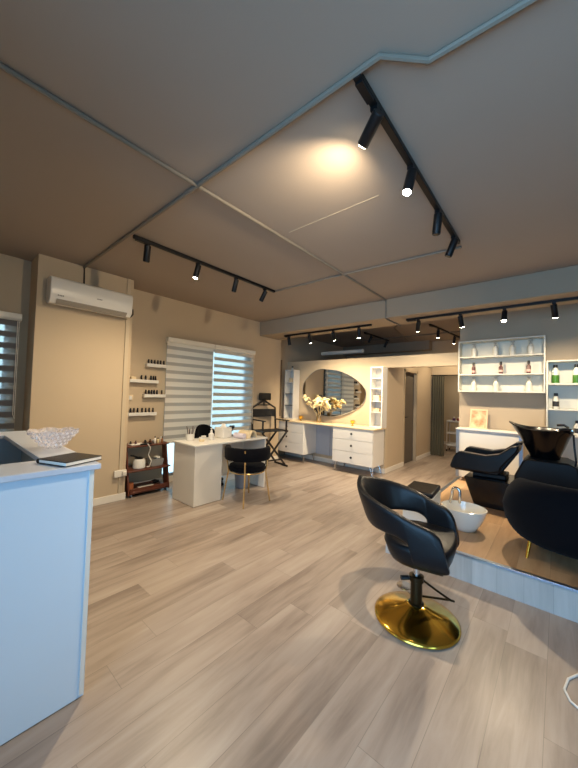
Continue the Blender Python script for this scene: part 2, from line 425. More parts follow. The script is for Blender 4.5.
# ceiling conduits (painted pipes) and the beam drop
def conduit(name, pts, r, label, m=M_COND):
    o = obj(name, tube(B(), pts, r, 8), m, smooth=True); o['kind'] = 'structure'; o['label'] = label; o['category'] = 'conduit'
    return o
zc = ZC-0.012
conduit('trim_6', [(-4.25, 1.165, zc), (-3.0, 1.165, zc), (-1.9, 1.17, zc), (-0.57, 1.18, zc), (-0.42, 1.325, zc), (0.3, 1.36, zc), (1.4, 1.39, zc)], 0.014, 'grey ceiling conduit running across with a kink')
conduit('trim_7', [(-1.86, -1.19, zc), (-1.9, 1.17, zc), (-1.94, 4.37, zc)], 0.013, 'grey ceiling conduit running towards the beam')
conduit('trim_8', [(-1.94, 4.368, ZC), (-1.94, 4.368, 2.565), (-1.94, 4.40, 2.563), (-1.94, 4.95, 2.563)], 0.011, 'conduit dropping down the face of the beam')
conduit('trim_9', [(-3.02, 3.13, zc), (-1.92, 3.15, zc), (-0.70, 3.22, zc)], 0.011, 'thin ceiling conduit between the two tracks')
conduit('trim_10', [(-1.9, 5.2, zc), (-2.6, 6.3, zc), (-2.9, 7.9, zc)], 0.013, 'conduit under the back ceiling')
conduit('trim_11', [(-3.9, 7.3, zc), (-1.3, 7.3, zc)], 0.013, 'cross conduit under the back ceiling')
struct('trim_12', box(B(), -1.82, -0.98, 2.047, 2.053, ZC-0.002, ZC), mat('pale_filler', (190, 176, 152), 0.9), 'thin pale filler line across a ceiling joint', 'trim')
conduit('trim_13', [(-4.4, 6.3, 2.42), (-3.3, 6.3, 2.42)], 0.045, 'pale pipe behind the partition', M_TRIMW)

# ================================================================== TRACK LIGHTS
def spotlamp(parent, at, aim, lit, power, length=0.15, r=0.03, stem=0.06, spread=1.5):
    at = Vector(at); a = Vector(aim).normalized()
    bm = B()
    box(bm, at.x-0.018, at.x+0.018, at.y-0.018, at.y+0.018, at.z-0.02, at.z)
    tube(bm, [at, at-Vector((0,0,stem))], 0.009)
    p0 = at - Vector((0,0,stem)) - a*0.035; p1 = p0 + a*length
    tube(bm, [p0, p0+a*0.004, p1-a*0.003, p1], [r*0.9, r, r, r*0.94], 16)
    h = obj('lamp_head', bm, M_BLACKM, parent, smooth=True)
    bm = B(); tube(bm, [p1-a*0.002, p1+a*0.003], r*0.8, 16)
    obj('lamp_face', bm, M_LAMPON if lit else M_LAMPOFF, h)
    if lit and power:
        d = bpy.data.lights.new('spot_lamp', 'SPOT'); d.energy = power; d.color = WARM
        d.spot_size = spread; d.spot_blend = 0.9; d.shadow_soft_size = 0.035
        o = bpy.data.objects.new('spot_lamp', d); COL.objects.link(o)
        o.location = p1 + a*0.02; o.rotation_euler = a.to_track_quat('-Z', 'Y').to_euler()
def track(label, a, b, heads, group='black ceiling light tracks', drop=0.0):
    t = thing('track_light', label, 'ceiling light', (0,0,0), 0, group)
    a = Vector(a); b = Vector(b)
    obj('rail', bar(B(), a, b, 0.036, 0.03), M_BLACKM, t, bevel=0.003)
    bm = B(); dr = (b-a).normalized(); box_c = a + dr*0.05
    bar(bm, a+dr*0.02-Vector((0,0,0.018)), a+dr*0.14-Vector((0,0,0.018)), 0.034, 0.02)
    obj('power_feed', bm, M_BLACKM, t)
    for (s, aim, lit, pw, spr) in heads:
        p = a.lerp(b, s) - Vector((0,0,0.013))
        spotlamp(t, p, aim, lit, pw, spread=spr)
    return t
zt = ZC-0.016
W1 = SPOT_W
track('black track on the ceiling near the window, one of its four spots lit', (-2.99, 1.20, zt), (-3.01, 3.12, zt),
      [(0.07, (-0.25, 0.05, -1), False, 0, 1), (0.36, (-0.05, -0.2, -1), True, W1*1.15, 2.75), (0.64, (-0.25, -0.05, -1), False, 0, 1), (0.90, (-0.45, -0.2, -1), False, 0, 1)])
track('black track nearest the viewer on the ceiling, its far spots unlit', (-0.68, 1.18, zt), (-0.70, 3.10, zt),
      [(0.10, (-0.80, 0.46, -0.374), True, 50, 2.5), (0.36, (-0.1, -0.28, -1), True, W1, 2.0), (0.66, (-0.1, 0.05, -1), False, 0, 1), (0.91, (-0.35, -0.1, -1), False, 0, 1)])
zb = 2.575-0.016
track('black track under the beam before the oval mirror with three lit spots', (-4.12, 4.60, zb), (-2.28, 4.62, zb),
      [(0.06, (0.15, 0.1, -1), False, 0, 1), (0.33, (0.0, 0.45, -1), True, W1*0.62, 2.3), (0.61, (0.0, 0.45, -1), True, W1*0.62, 2.3), (0.88, (-0.05, 0.1, -1), True, W1*0.8, 2.5)])
track('black track under the beam over the platform and product shelves', (-1.72, 4.60, zb), (0.22, 4.62, zb),
      [(0.09, (-0.3, 0.6, -1), True, W1*0.5, 2.3), (0.37, (0.1, 0.4, -1), True, W1*0.55, 2.3), (0.62, (0.0, -0.5, -1), True, W1*0.9, 2.5), (0.86, (0.1, 0.4, -1), True, W1*0.55, 2.3)])
track('small black track on the dark ceiling beyond the partition', (-3.30, 6.35, zt), (-3.28, 7.60, zt),
      [(0.25, (-0.4, -0.1, -1), False, 0, 1), (0.90, (-0.4, -0.1, -1), False, 0, 1)])
track('black track in the passage beyond the header with two lit spots', (-1.9, 6.3, zt), (-1.75, 8.0, zt),
      [(0.25, (-0.1, 0.2, -1), True, W1*0.3, 2.4), (0.8, (-0.2, 0.3, -1), True, W1*0.3, 2.4)])
track('black track in the small room behind the curtain', (-2.0, 8.9, zt), (-2.0, 10.2, zt),
      [(0.4, (-0.1, 0.3, -1), True, W1*0.3, 2.4)])

# ================================================================== AIR CONDITIONER
t = thing('air_conditioner', 'white wall mounted air conditioner high on the beige column', 'air conditioner', (-4.25, 1.24, 2.32))
prof = [(0, 0.03), (0.05, 0.0), (0.13, 0.0), (0.175, 0.045), (0.19, 0.10), (0.192, 0.24), (0.178, 0.27), (0.14, 0.285), (0, 0.285)]
bm = B(); rings(bm, [[(x, y, z) for x, z in prof] for y in (-0.42, 0.42)])
ac = obj('body', bm, M_WHITE, t, bevel=0.008, seg=3)
bm = B(); hexa(bm, [(0.135, -0.36, -0.004), (0.135, 0.36, -0.004), (0.18, 0.36, 0.036), (0.18, -0.36, 0.036), (0.130, -0.36, 0.004), (0.130, 0.36, 0.004), (0.176, 0.36, 0.046), (0.176, -0.36, 0.046)])
obj('air_flap', bm, mat('flap_grey', (150, 144, 134), 0.4), t)
bm = B()
for k, yy in enumerate((-0.355, -0.34, -0.325, -0.31)): box(bm, 0.19, 0.1935, yy, yy+0.009, 0.075, 0.088)
obj('badge', bm, mat('badge_grey', (120, 116, 110), 0.4), t)
bm = B()
for k in range(4): box(bm, 0.19, 0.1935, 0.02+k*0.014, 0.03+k*0.014, 0.125, 0.136)
obj('badge', bm, mat('badge_grey', (120, 116, 110), 0.4), t)
bm = B(); tube(bm, [(0.05, 0.42, 0.13), (0.05, 0.45, 0.16), (0.05, 0.48, 0.13), (0.05, 0.485, 0.07), (0.05, 0.455, 0.03), (0.05, 0.42, 0.035)], 0.008)
obj('pipe', bm, M_BLK, t, smooth=True)
tag(obj('power_cable', tube(B(), [(-4.238, 1.165, 2.835), (-4.238, 1.17, 2.7), (-4.238, 1.17, 2.606)], 0.008), M_BLK, smooth=True), 'black cable dropping from the ceiling to the air conditioner', 'cable')
t = thing('wall_socket', 'white double wall socket low on the column corner', 'socket', (-4.25, 1.665, 0.345))
obj('faceplate', box(B(), 0.015, 0.045, -0.075, 0.075, -0.04, 0.045), M_TRIMW, t, bevel=0.006)
obj('plug', box(B(), 0.045, 0.085, 0.01, 0.06, -0.02, 0.03), M_TRIMW, t, bevel=0.008)

# ================================================================== BLINDS
def blind(label, x, ya, yb, zt_, zb_, m, valance=True, group=None):
    t = thing('roller_blind', label, 'blind', (x, (ya+yb)/2, zb_), 0, group)
    h = (yb-ya)/2; H = zt_-zb_
    obj('cloth', box(B(), -0.002, 0.002, -h+0.01, h-0.01, 0.01, H-0.02), m, t)
    bm = B(); rings(bm, [[(-0.05, y, H-0.075), (0.03, y, H-0.075), (0.05, y, H-0.055), (0.05, y, H-0.0), (-0.05, y, H)] for y in (-h, h)])
    obj('valance', bm, M_BLIND_W, t, bevel=0.004)
    bm = B(); tube(bm, [(0, -h+0.01, 0), (0, h-0.01, 0)], 0.013)
    obj('bottom_rail', bm, M_BLIND_W, t, smooth=True)
    bm = B(); tube(bm, [(0.03, h-0.02, H-0.07), (0.035, h-0.02, 0.25), (0.045, h-0.02, 0.2), (0.045, h-0.035, 0.25), (0.045, h-0.035, H-0.07)], 0.0035, 6)
    obj('pull_cord', bm, M_TRIMW, t)
    return t
XB = XW+0.06
blind('banded roller blind nearer the polish shelves, closed and pale', XB, 2.38, 3.235, 2.23, 0.62, M_Z1)
blind('banded roller blind nearer the folding chair, bright slats open', XB, 3.245, 4.18, 2.23, 0.62, M_Z2)
blind('banded blind with dark slats in the window by the reception counter', XB, -1.0, 0.67, 2.21, 0.86, M_Z3)

# ================================================================== RECEPTION COUNTER
t = thing('reception_counter', 'white U shaped reception counter with a pale stone top', 'counter', (-1.66, 0.54, 0))
bm = B()
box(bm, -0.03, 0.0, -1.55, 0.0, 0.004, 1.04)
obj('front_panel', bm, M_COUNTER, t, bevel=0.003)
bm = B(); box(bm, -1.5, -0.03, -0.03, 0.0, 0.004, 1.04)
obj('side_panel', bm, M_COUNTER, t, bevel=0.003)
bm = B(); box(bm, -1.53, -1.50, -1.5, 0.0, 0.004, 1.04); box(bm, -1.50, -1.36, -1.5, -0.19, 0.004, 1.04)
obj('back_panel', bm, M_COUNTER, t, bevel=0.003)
bm = B(); box(bm, 0.0, 0.006, -0.022, -0.006, 0.02, 1.04)
obj('edge_strip', bm, M_WHITE, t)
bm = B(); pts = [(0.022,-1.58),(0.022,0.02),(-1.56,0.02),(-1.56,-1.55),(-1.33,-1.55),(-1.33,-0.155),(-0.235,-0.155),(-0.235,-1.58)]
rings(bm, [[(x,y,1.04) for x,y in pts], [(x,y,1.066) for x,y in pts]])
obj('counter_top', bm, M_SLAB, t, bevel=0.003)
bm = B(); box(bm, -1.3, -0.06, -0.30, -0.04, 0.70, 0.725)
obj('inner_shelf', bm, M_PINK, t)

# crystal bowl: cut facets
t = thing('glass_bowl', 'cut crystal fruit bowl on the reception counter', 'bowl', (-2.22, 0.50, 1.067))
t.scale = (0.68, 0.68, 0.86)
bm = B(); n = 40
def bowl_ring(r, z, wob): return [((r*(1+wob*(1 if i % 2 else -1)))*math.cos(2*PI*i/n), (r*(1+wob*(1 if i % 2 else -1)))*math.sin(2*PI*i/n), z+(0.012*abs(math.sin(3.5*2*PI*i/n)) if wob and z > 0.1 else 0)) for i in range(n)]
rs = [bowl_ring(0.055, 0, 0), bowl_ring(0.062, 0.006, 0), bowl_ring(0.08, 0.02, 0.05), bowl_ring(0.105, 0.045, -0.06), bowl_ring(0.13, 0.07, 0.06), bowl_ring(0.155, 0.095, -0.05), bowl_ring(0.178, 0.115, 0.04)]
rs += [bowl_ring(0.17, 0.113, 0.03), bowl_ring(0.147, 0.094, 0), bowl_ring(0.12, 0.07, 0), bowl_ring(0.095, 0.046, 0), bowl_ring(0.06, 0.022, 0), bowl_ring(0.01, 0.016, 0)]
rings(bm, rs)
obj('bowl_body', bm, M_CRYSTAL, t)
bm = B()
for k, (rr, zz) in enumerate(((0.094, 0.030), (0.118, 0.055), (0.143, 0.08), (0.167, 0.104))):
    m_ = 16+4*k
    for i in range(m_):
        a = 2*PI*(i+0.5*(k % 2))/m_; c = Vector((rr*1.02*math.cos(a), rr*1.02*math.sin(a), zz)); s = 0.013
        o_ = Vector((math.cos(a), math.sin(a), -0.5)).normalized(); tt = Vector((-math.sin(a), math.cos(a), 0)); up = o_.cross(tt)
        v = [bm.verts.new(c+tt*s), bm.verts.new(c+up*s), bm.verts.new(c-tt*s), bm.verts.new(c-up*s)]; tip = bm.verts.new(c+o_*s*0.7)
        for q in range(4): bm.faces.new((v[q], v[(q+1) % 4], tip))
        bm.faces.new(v)
obj('cut_facets', bm, crystal('crystal_facet', 0.5, 0.1), t)

# notebook
t = thing('notebook', 'black notebook lying on the reception counter corner', 'notebook', (-1.765, 0.47, 1.067), math.radians(22))
t.scale = (0.86, 0.90, 1.0)
obj('cover', box(B(), -0.105, 0.105, -0.10, 0.10, 0.017, 0.021), M_LEATHER, t, bevel=0.002)
obj('back_cover', box(B(), -0.105, 0.105, -0.10, 0.10, 0.0, 0.004), M_LEATHER, t, bevel=0.002)
obj('pages', box(B(), -0.10, 0.102, -0.097, 0.097, 0.004, 0.017), M_PAPER, t)
bm = B(); rings(bm, [[(-0.105 - 0.011*math.sin(a), y, 0.0105 - 0.0105*math.cos(a)) for a in [PI*i/6 for i in range(7)]] + [(-0.098, y, 0.0205), (-0.098, y, 0.0005)] for y in (-0.10, 0.10)])
obj('spine', bm, M_LEATHER, t, smooth=True)

# ================================================================== POLISH SHELVES ON THE WALL
def polish(bm, h=0.065):
    pass
pol_cols = [(30, 24, 26), (58, 20, 28), (46, 32, 40), (70, 52, 50), (24, 24, 30), (96, 70, 62)]
def make_polish(i):
    t = thing('polish_bottle', 'small dark nail polish bottle', 'nail polish')
    bm = B(); lathe(bm, [(0.015,0),(0.017,0.003),(0.017,0.034),(0.010,0.043),(0.010,0.046)], n=12)
    obj('bottle', bm, mat('polish_%d' % i, pol_cols[i], 0.15, coat=0.5), t, smooth=True)
    bm = B(); lathe(bm, [(0.011,0.046),(0.012,0.048),(0.0105,0.09),(0.008,0.093)], n=12)
    obj('cap', bm, M_BLK, t, smooth=True)
    return t
POL = [make_polish(i) for i in range(6)]
pol_used = [False]*6
def place_polish(x, y, z, i, label, group):
    src = POL[i]
    if pol_used[i]: o = copy_tree(src)
    else: o = src; pol_used[i] = True
    o.location = (x, y, z); o['label'] = label; o['group'] = group; o.rotation_euler[2] = random.uniform(0, 6)
    return o
shelves = [('topmost', 2.09, 2.39, 1.772, [2.125, 2.17, 2.215, 2.265, 2.31, 2.355]),
           ('second', 1.86, 2.26, 1.532, [2.03, 2.09, 2.165, 2.205, 2.235]),
           ('third', 2.07, 2.38, 1.325, [2.10, 2.145, 2.185, 2.225, 2.265, 2.34]),
           ('lowest', 1.86, 2.25, 1.062, [1.90, 1.94, 1.995, 2.06, 2.11, 2.165, 2.215])]
ordn = ['first', 'second', 'third', 'fourth', 'fifth', 'sixth', 'last']
for nm, ya, yb, z, ys in shelves:
    where = {'topmost': 'above all the others', 'second': 'second from the top', 'third': 'third from the top', 'lowest': 'lowest of the four'}[nm]
    t = thing('wall_shelf', 'small white polish ledge on the wall, %s' % where, 'shelf', (XW, ya, z), 0, 'white polish ledges by the window')
    L_ = yb-ya
    obj('board', box(B(), 0, 0.085, 0, L_, -0.016, 0), M_WHITE, t, bevel=0.002)
    bm = B(); box(bm, 0.077, 0.085, 0, L_, 0, 0.03); box(bm, 0, 0.085, -0.006, 0.004, -0.016, 0.03); box(bm, 0, 0.085, L_-0.004, L_+0.006, -0.016, 0.03)
    obj('lip', bm, M_WHITE, t, bevel=0.002)
    for k, y in enumerate(ys):
        word = ordn[k] if k < len(ys)-1 else 'last'
        place_polish(XW+0.042+random.uniform(-0.008, 0.008), y, z+0.0005, random.randrange(6), 'small dark polish bottle, %s from the left on the %s wall ledge' % (word, nm), 'polish bottles on the %s ledge' % nm)
tag(obj('white_box', box(B(), XW+0.02, XW+0.07, 1.875, 1.945, 1.5325, 1.60), M_CREAM, bevel=0.004), 'small cream box standing on the second polish ledge', 'box')
t = thing('light_switch', 'cream light switch plate between the polish ledges', 'switch', (XW, 1.90, 1.30))
obj('faceplate', box(B(), 0, 0.012, -0.04, 0.04, -0.04, 0.04), M_CREAM, t, bevel=0.004)
obj('rocker', box(B(), 0.012, 0.018, -0.02, 0.02, -0.028, 0.028), M_WHITE, t, bevel=0.003)

# ================================================================== WOODEN RACK
RX, RY = -4.585, 2.06
t = thing('ladder_shelf', 'red brown wooden ladder shelf standing against the window wall', 'shelf', (RX, RY, 0))
for s in (-1, 1):
    bm = B(); y0 = s*0.275-0.011; y1 = s*0.275+0.011
    pr = [(0.0, 0.03), (0.36, 0.03), (0.335, 0.16), (0.235, 0.665), (0.0, 0.665)] if s < 0 else [(0.22, 0.03), (0.36, 0.03), (0.335, 0.16), (0.235, 0.665), (0.12, 0.665)]
    rings(bm, [[(x, y, z) for x, z in pr] for y in (y0, y1)])
    obj('side_panel', bm, M_WOOD, t, bevel=0.004)
for z, d, nm in ((0.66, 0.28, 'shelf_board'), (0.345, 0.335, 'shelf_board'), (0.075, 0.35, 'shelf_board')):
    bm = B(); n = 6; o_ = 0.03 if z > 0.3 else -0.012
    pts = [(0.0, -0.275-o_), (d, -0.275-o_), (d+0.02, -0.22), (d+0.02, 0.22), (d, 0.275+o_), (0.0, 0.275+o_)]
    rings(bm, [[(x, y, z-0.018) for x, y in pts], [(x, y, z) for x, y in pts]])
    obj(nm, bm, M_WOOD, t, bevel=0.005)
obj('front_lip', box(B(), 0.352, 0.366, -0.262, 0.262, 0.045, 0.115), M_WOOD, t, bevel=0.003)
for sx, sy in ((0.06, -0.24), (0.33, -0.24), (0.06, 0.24), (0.33, 0.24)):
    bm = B(); tube(bm, [(sx, sy-0.01, 0.022), (sx, sy+0.01, 0.022)], 0.022, 12)
    obj('caster', bm, M_ALU, t, smooth=True)
# on the rack
def lathe_thing(name, label, cat, loc, prof, m, group=None, n=20, parts=(), sx=1, sy=1):
    t = thing(name, label, cat, loc, 0, group)
    bm = B(); lathe(bm, prof, n=n, sx=sx, sy=sy); obj('body', bm, m, t, smooth=True)
    for pn, pp, pm in parts:
        bm = B(); lathe(bm, pp, n=n, sx=sx, sy=sy); obj(pn, bm, pm, t, smooth=True)
    return t
t = thing('wax_warmer', 'white wax warmer with a black lid on the middle rack shelf', 'wax warmer', (-4.36, 1.96, 0.346))
bm = B(); lathe(bm, [(0.075,0),(0.082,0.01),(0.078,0.10),(0.062,0.125),(0.05,0.128)], n=24); obj('body', bm, M_WHITE, t, smooth=True)
bm = B(); lathe(bm, [(0.056,0.128),(0.055,0.14),(0.02,0.152),(0.001,0.154)], n=24); obj('lid', bm, M_BLK, t, smooth=True)
bm = B(); tube(bm, [(0.0,-0.03,0.15),(0.02,-0.09,0.178),(0.03,-0.13,0.19)], [0.012,0.011,0.009]); obj('handle', bm, M_BLK, t, smooth=True)
obj('power_cord', tube(B(), [(0.105, 0.06, 0.335), (0.11, 0.10, 0.27), (0.07, 0.09, 0.18), (0.10, 0.12, 0.10), (0.08, 0.11, 0.02), (0.06, 0.08, 0.012)], 0.007), M_TRIMW, t, smooth=True)
t = thing('plastic_tub', 'clear plastic tub on the middle rack shelf', 'tub', (-4.38, 2.19, 0.346))
bm = B(); rings(bm, [[(sx*a, sy*b, z) for sx, sy in ((-1,-1),(1,-1),(1,1),(-1,1))] for a, b, z in ((0.07,0.08,0),(0.085,0.095,0.1),(0.079,0.089,0.1),(0.064,0.074,0.006))]); obj('body', bm, M_CLEAR, t, bevel=0.006)
bm = B(); box(bm, -0.04, 0.06, 0.0, 0.05, 0.101, 0.125); obj('tissue_pack', bm, M_PAPER, t, bevel=0.004)
tag(obj('leaflet', box(B(), -4.40, -4.25, 1.96, 2.17, 0.0755, 0.083), M_PAPER), 'white leaflet lying on the bottom rack shelf', 'paper')
lathe_thing('wooden_cup', 'small wooden cup on the left of the bottom rack shelf', 'cup', (-4.35, 1.85, 0.0755), [(0.035,0),(0.04,0.005),(0.042,0.09),(0.036,0.09),(0.034,0.01),(0.001,0.009)], mat('orange_wood', (176, 104, 66), 0.5))
t = thing('hair_clipper', 'black hand tool lying on the right of the bottom rack shelf', 'tool', (-4.42, 2.23, 0.0755))
bm = B(); tube(bm, [(0,-0.05,0.03),(0,-0.01,0.03),(0,0.05,0.025)], [0.02,0.03,0.016], 12); obj('grip', bm, M_BLK, t, smooth=True)
bm = B(); box(bm, -0.02, 0.02, -0.075, -0.048, 0.018, 0.042); obj('blade', bm, M_CHROME, t)
rk = [('bottle', 'dark brown', (44, 30, 26), -4.42, 1.86, 0.05, 0.016), ('bottle', 'pale yellow', (222, 206, 160), -4.37, 2.22, 0.075, 0.018), ('bottle', 'white topped cream', (230, 224, 210), -4.40, 2.28, 0.085, 0.016), ('jar', 'black lidded', (34, 30, 30), -4.42, 2.06, 0.05, 0.022), ('jar', 'squat brown', (92, 58, 40), -4.40, 2.12, 0.06, 0.018), ('bottle', 'slim white', (228, 224, 216), -4.36, 2.17, 0.10, 0.013), ('bottle', 'slim amber', (150, 96, 48), -4.35, 2.27, 0.09, 0.013), ('jar', 'wide silver', (170, 168, 164), -4.46, 2.20, 0.045, 0.026), ('bottle', 'short plum', (72, 34, 50), -4.38, 1.91, 0.06, 0.015)]
for nm, cn, c, x, y, h, r in rk:
    lathe_thing('cosmetic_'+nm, '%s cosmetic %s on the top rack shelf' % (cn, nm), nm, (x, y, 0.661), [(r*0.92,0),(r,0.003),(r,h*0.65),(r*0.5,h*0.75),(r*0.5,h*0.78)], mat('cosmetic_'+cn, c, 0.3), parts=[('cap', [(r*0.55,h*0.78),(r*0.58,h*0.8),(r*0.5,h),(0.001,h)], M_WHITE if cn[0] == 'w' else M_BLK)])
tag(obj('tray', box(B(), -4.46, -4.34, 1.84, 2.02, 0.661, 0.675), M_PAPER, bevel=0.004), 'flat pale tray on the top rack shelf', 'tray')
tag(obj('nail_brush', box(B(), -4.33, -4.30, 1.95, 2.10, 0.661, 0.685), M_BLK, bevel=0.006), 'black nail brush along the front of the top rack shelf', 'brush')

# ================================================================== NAIL DESK
t = thing('manicure_desk', 'white manicure desk with a solid pedestal before the blinds', 'desk', (-3.62, 2.80, 0))
bm = B(); box(bm, -0.25, 0.25, -0.61, -0.20, 0.004, 0.73); obj('pedestal', bm, M_WHITE, t, bevel=0.004)
obj('desk_top', box(B(), -0.265, 0.265, -0.63, 0.63, 0.731, 0.755), M_WHITE, t, bevel=0.004)
obj('end_panel', box(B(), -0.25, 0.25, 0.585, 0.61, 0.004, 0.73), M_WHITE, t, bevel=0.004)
obj('modesty_panel', box(B(), -0.25, -0.235, -0.20, 0.585, 0.15, 0.73), M_WHITE, t)
zd = 0.7555
t = thing('brush_pot', 'white pot of nail brushes on the manicure desk', 'pot', (-3.77, 2.36, zd))
bm = B(); lathe(bm, [(0.05,0),(0.055,0.004),(0.058,0.09),(0.053,0.09),(0.05,0.01),(0.001,0.008)], n=24); obj('pot', bm, M_WHITE, t, smooth=True)
for k in range(7):
    a = k*0.9; bm = B(); r0 = 0.03
    p0 = (r0*0.5*math.cos(a), r0*0.5*math.sin(a), 0.012); p1 = (0.05*math.cos(a), 0.05*math.sin(a), 0.15+0.02*(k % 3))
    tube(bm, [p0, p1], 0.004, 6); obj('brush', bm, M_BLK if k % 2 else M_WOOD, t)
for k, (x, y, h, r, lb) in enumerate(((-3.60, 2.43, 0.055, 0.036, 'squat cream jar at the front of the manicure desk'), (-3.66, 2.50, 0.06, 0.032, 'squat white jar behind the cream jar on the desk'))):
    lathe_thing('cosmetic_jar', lb, 'jar', (x, y, zd), [(r*0.95,0),(r,0.004),(r,h*0.6),(r*0.9,h*0.62)], M_PORC if k else M_CREAM, parts=[('lid', [(r*1.02,h*0.62),(r*1.04,h*0.66),(r*1.02,h),(0.001,h)], M_WHITE)])
lathe_thing('pump_bottle', 'white pump bottle on the manicure desk', 'bottle', (-3.64, 2.61, zd), [(0.035,0),(0.037,0.004),(0.037,0.08),(0.015,0.1),(0.015,0.11)], M_WHITE, parts=[('pump', [(0.017,0.11),(0.017,0.125),(0.008,0.128),(0.008,0.15),(0.018,0.152),(0.018,0.162),(0.001,0.163)], M_WHITE)])
t = thing('tissue_box', 'tall white tissue box on the manicure desk', 'box', (-3.73, 2.88, zd), 0.1)
obj('carton', box(B(), -0.09, 0.09, -0.085, 0.085, 0, 0.15), M_WHITE, t, bevel=0.006)
bm = B(); rings(bm, [[(0.05*s*math.cos(a), 0.012*math.sin(a)+0.02*(1-s), z) for a in [2*PI*i/10 for i in range(10)]] for s, z in ((1,0.15),(0.9,0.18),(0.6,0.2))]); obj('tissue', bm, M_PAPER, t, smooth=True)
t = thing('nail_lamp', 'cream curved nail curing lamp at the far end of the desk', 'lamp', (-3.52, 3.16, zd), math.radians(15))
bm = B(); n = 16
rings(bm, [[(0.0+x, 0.10*math.cos(PI*i/n), 0.11*math.sin(PI*i/n)+0.0) for i in range(n+1)] + [(x, 0.08*math.cos(PI*i/n), 0.085*math.sin(PI*i/n)) for i in range(n, -1, -1)] for x in (-0.11, -0.09, 0.09, 0.11)])
obj('shell', bm, M_CREAM, t, smooth=True)
obj('base_plate', box(B(), -0.10, 0.10, -0.08, 0.08, 0.0, 0.008), M_BLUEGREY, t)
t = thing('hand_cushion', 'pale rolled hand cushion beside the curing lamp', 'cushion', (-3.50, 3.00, zd), 0.1)
bm = B(); tube(bm, [(-0.1,0,0.04),(-0.095,0,0.04),(0.095,0,0.04),(0.1,0,0.04)], [0.025,0.04,0.04,0.025], 16); obj('roll', bm, mat('pale_lilac_cloth', (216, 206, 214), 0.8), t, smooth=True)
t = thing('desk_lamp', 'black jointed desk lamp at the window side of the manicure desk', 'lamp', (-3.82, 3.08, zd))
bm = B(); lathe(bm, [(0.05,0),(0.05,0.012),(0.012,0.02)], n=18); obj('base', bm, M_BLK, t, smooth=True)
bm = B(); tube(bm, [(0,0,0.015),(0,0.05,0.10),(0.0,-0.02,0.14)], 0.008); obj('arm', bm, M_BLK, t)
bm = B(); tube(bm, [(0.0,-0.02,0.14),(0.03,0.05,0.13)], [0.014,0.026], 12); obj('shade', bm, M_BLK, t)
# chair behind the desk: black rounded back showing above the desk top
t = thing('office_chair', 'black round backed chair tucked behind the manicure desk', 'chair', (-4.10, 2.93, 0))
def arc_back(r, a0, a1, z0, z1, th, n=24, top=None):
    bm = B(); rs = []
    for i in range(n+1):
        a = a0+(a1-a0)*i/n; q = 2*i/n-1
        zt_ = z1 if top is None else z0+(z1-z0)*(max(0, 1-abs(q)**2.2))**0.5+0.002
        c, s = math.cos(a), math.sin(a)
        prof = []
        for u, v in ((0,0.1),(0.1,0),(0.9,0),(1,0.1),(1,0.9),(0.9,1),(0.1,1),(0,0.9)):
            rr = r-th/2+th*u; prof.append((rr*c, rr*s, z0+(zt_-z0)*v))
        rs.append(prof)
    return rings(bm, rs)
obj('backrest', arc_back(0.22, PI*0.62, PI*1.38, 0.52, 0.89, 0.05, top=1), M_VELVET, t, smooth=True)
bm = B(); lathe(bm, [(0.17,0.40),(0.21,0.41),(0.215,0.45),(0.19,0.48),(0.001,0.485)], n=28); obj('seat', bm, M_VELVET, t, smooth=True)
obj('back_support', bar(B(), (-0.20,0,0.42), (-0.215,0,0.56), 0.05, 0.012, (1,0,0)), M_BLK, t)
bm = B(); tube(bm, [(0,0,0.06),(0,0,0.40)], 0.025, 12); obj('gas_post', bm, M_CHROME, t, smooth=True)
for k in range(5):
    a = 2*PI*k/5+0.3; bm = B(); bar(bm, (0,0,0.075), (0.24*math.cos(a),0.24*math.sin(a),0.055), 0.035, 0.02)
    l_ = obj('base_leg', bm, M_CHROME, t)
    bm = B(); x, y = 0.24*math.cos(a), 0.24*math.sin(a); tube(bm, [(x-0.012*math.sin(a), y+0.012*math.cos(a), 0.024), (x+0.012*math.sin(a), y-0.012*math.cos(a), 0.024)], 0.024, 12); obj('caster', bm, M_BLK, l_)
# waste bin
t = thing('waste_bin', 'grey waste bin under the manicure desk beside the gold chair', 'bin', (-3.62, 3.17, 0))
bm = B(); lathe(bm, [(0.09,0.0),(0.095,0.004),(0.115,0.27),(0.108,0.27),(0.088,0.01),(0.001,0.008)], n=24); obj('bin_body', bm, mat('bin_grey', (150, 152, 158), 0.5), t, smooth=True)
bm = B(); lathe(bm, [(0.112,0.262),(0.119,0.266),(0.119,0.276),(0.108,0.276)], n=24, caps=False); obj('rim', bm, M_WHITE, t, smooth=True)

# ================================================================== GOLD AND VELVET CHAIR
GX, GY = -3.13, 2.83
t = thing('accent_chair', 'black velvet tub chair with slim gold legs at the manicure desk', 'chair', (GX, GY, 0), math.radians(132))   # faces local +x
bm = B(); lathe(bm, [(0.19,0.40),(0.235,0.41),(0.245,0.44),(0.235,0.475),(0.19,0.49),(0.001,0.495)], n=40); obj('seat', bm, M_VELVET, t, smooth=True)
def tub_band(r, half, z0, z1, th, rise=0.0, n=40):
    bm = B(); rs = []
    for i in range(n+1):
        q = 2*i/n-1; a = PI+q*half
        e = min(1, (1-abs(q))*9)**0.5; mid = (z0+z1)/2; hh = (z1-z0)/2*max(e, 0.05)
        tt = th*max(e, 0.1); c, s = math.cos(a), math.sin(a); prof = []
        for k in range(12):
            b = 2*PI*k/12; sgn = lambda v: math.copysign(abs(v)**0.6, v)
            rr = r+tt/2*sgn(math.cos(b)); prof.append((rr*c, rr*s, mid+hh*sgn(math.sin(b))))
        rs.append(prof)
    return rings(bm, rs)
obj('backrest', tub_band(0.265, math.radians(112), 0.55, 0.722, 0.075), M_VELVET, t, smooth=True)
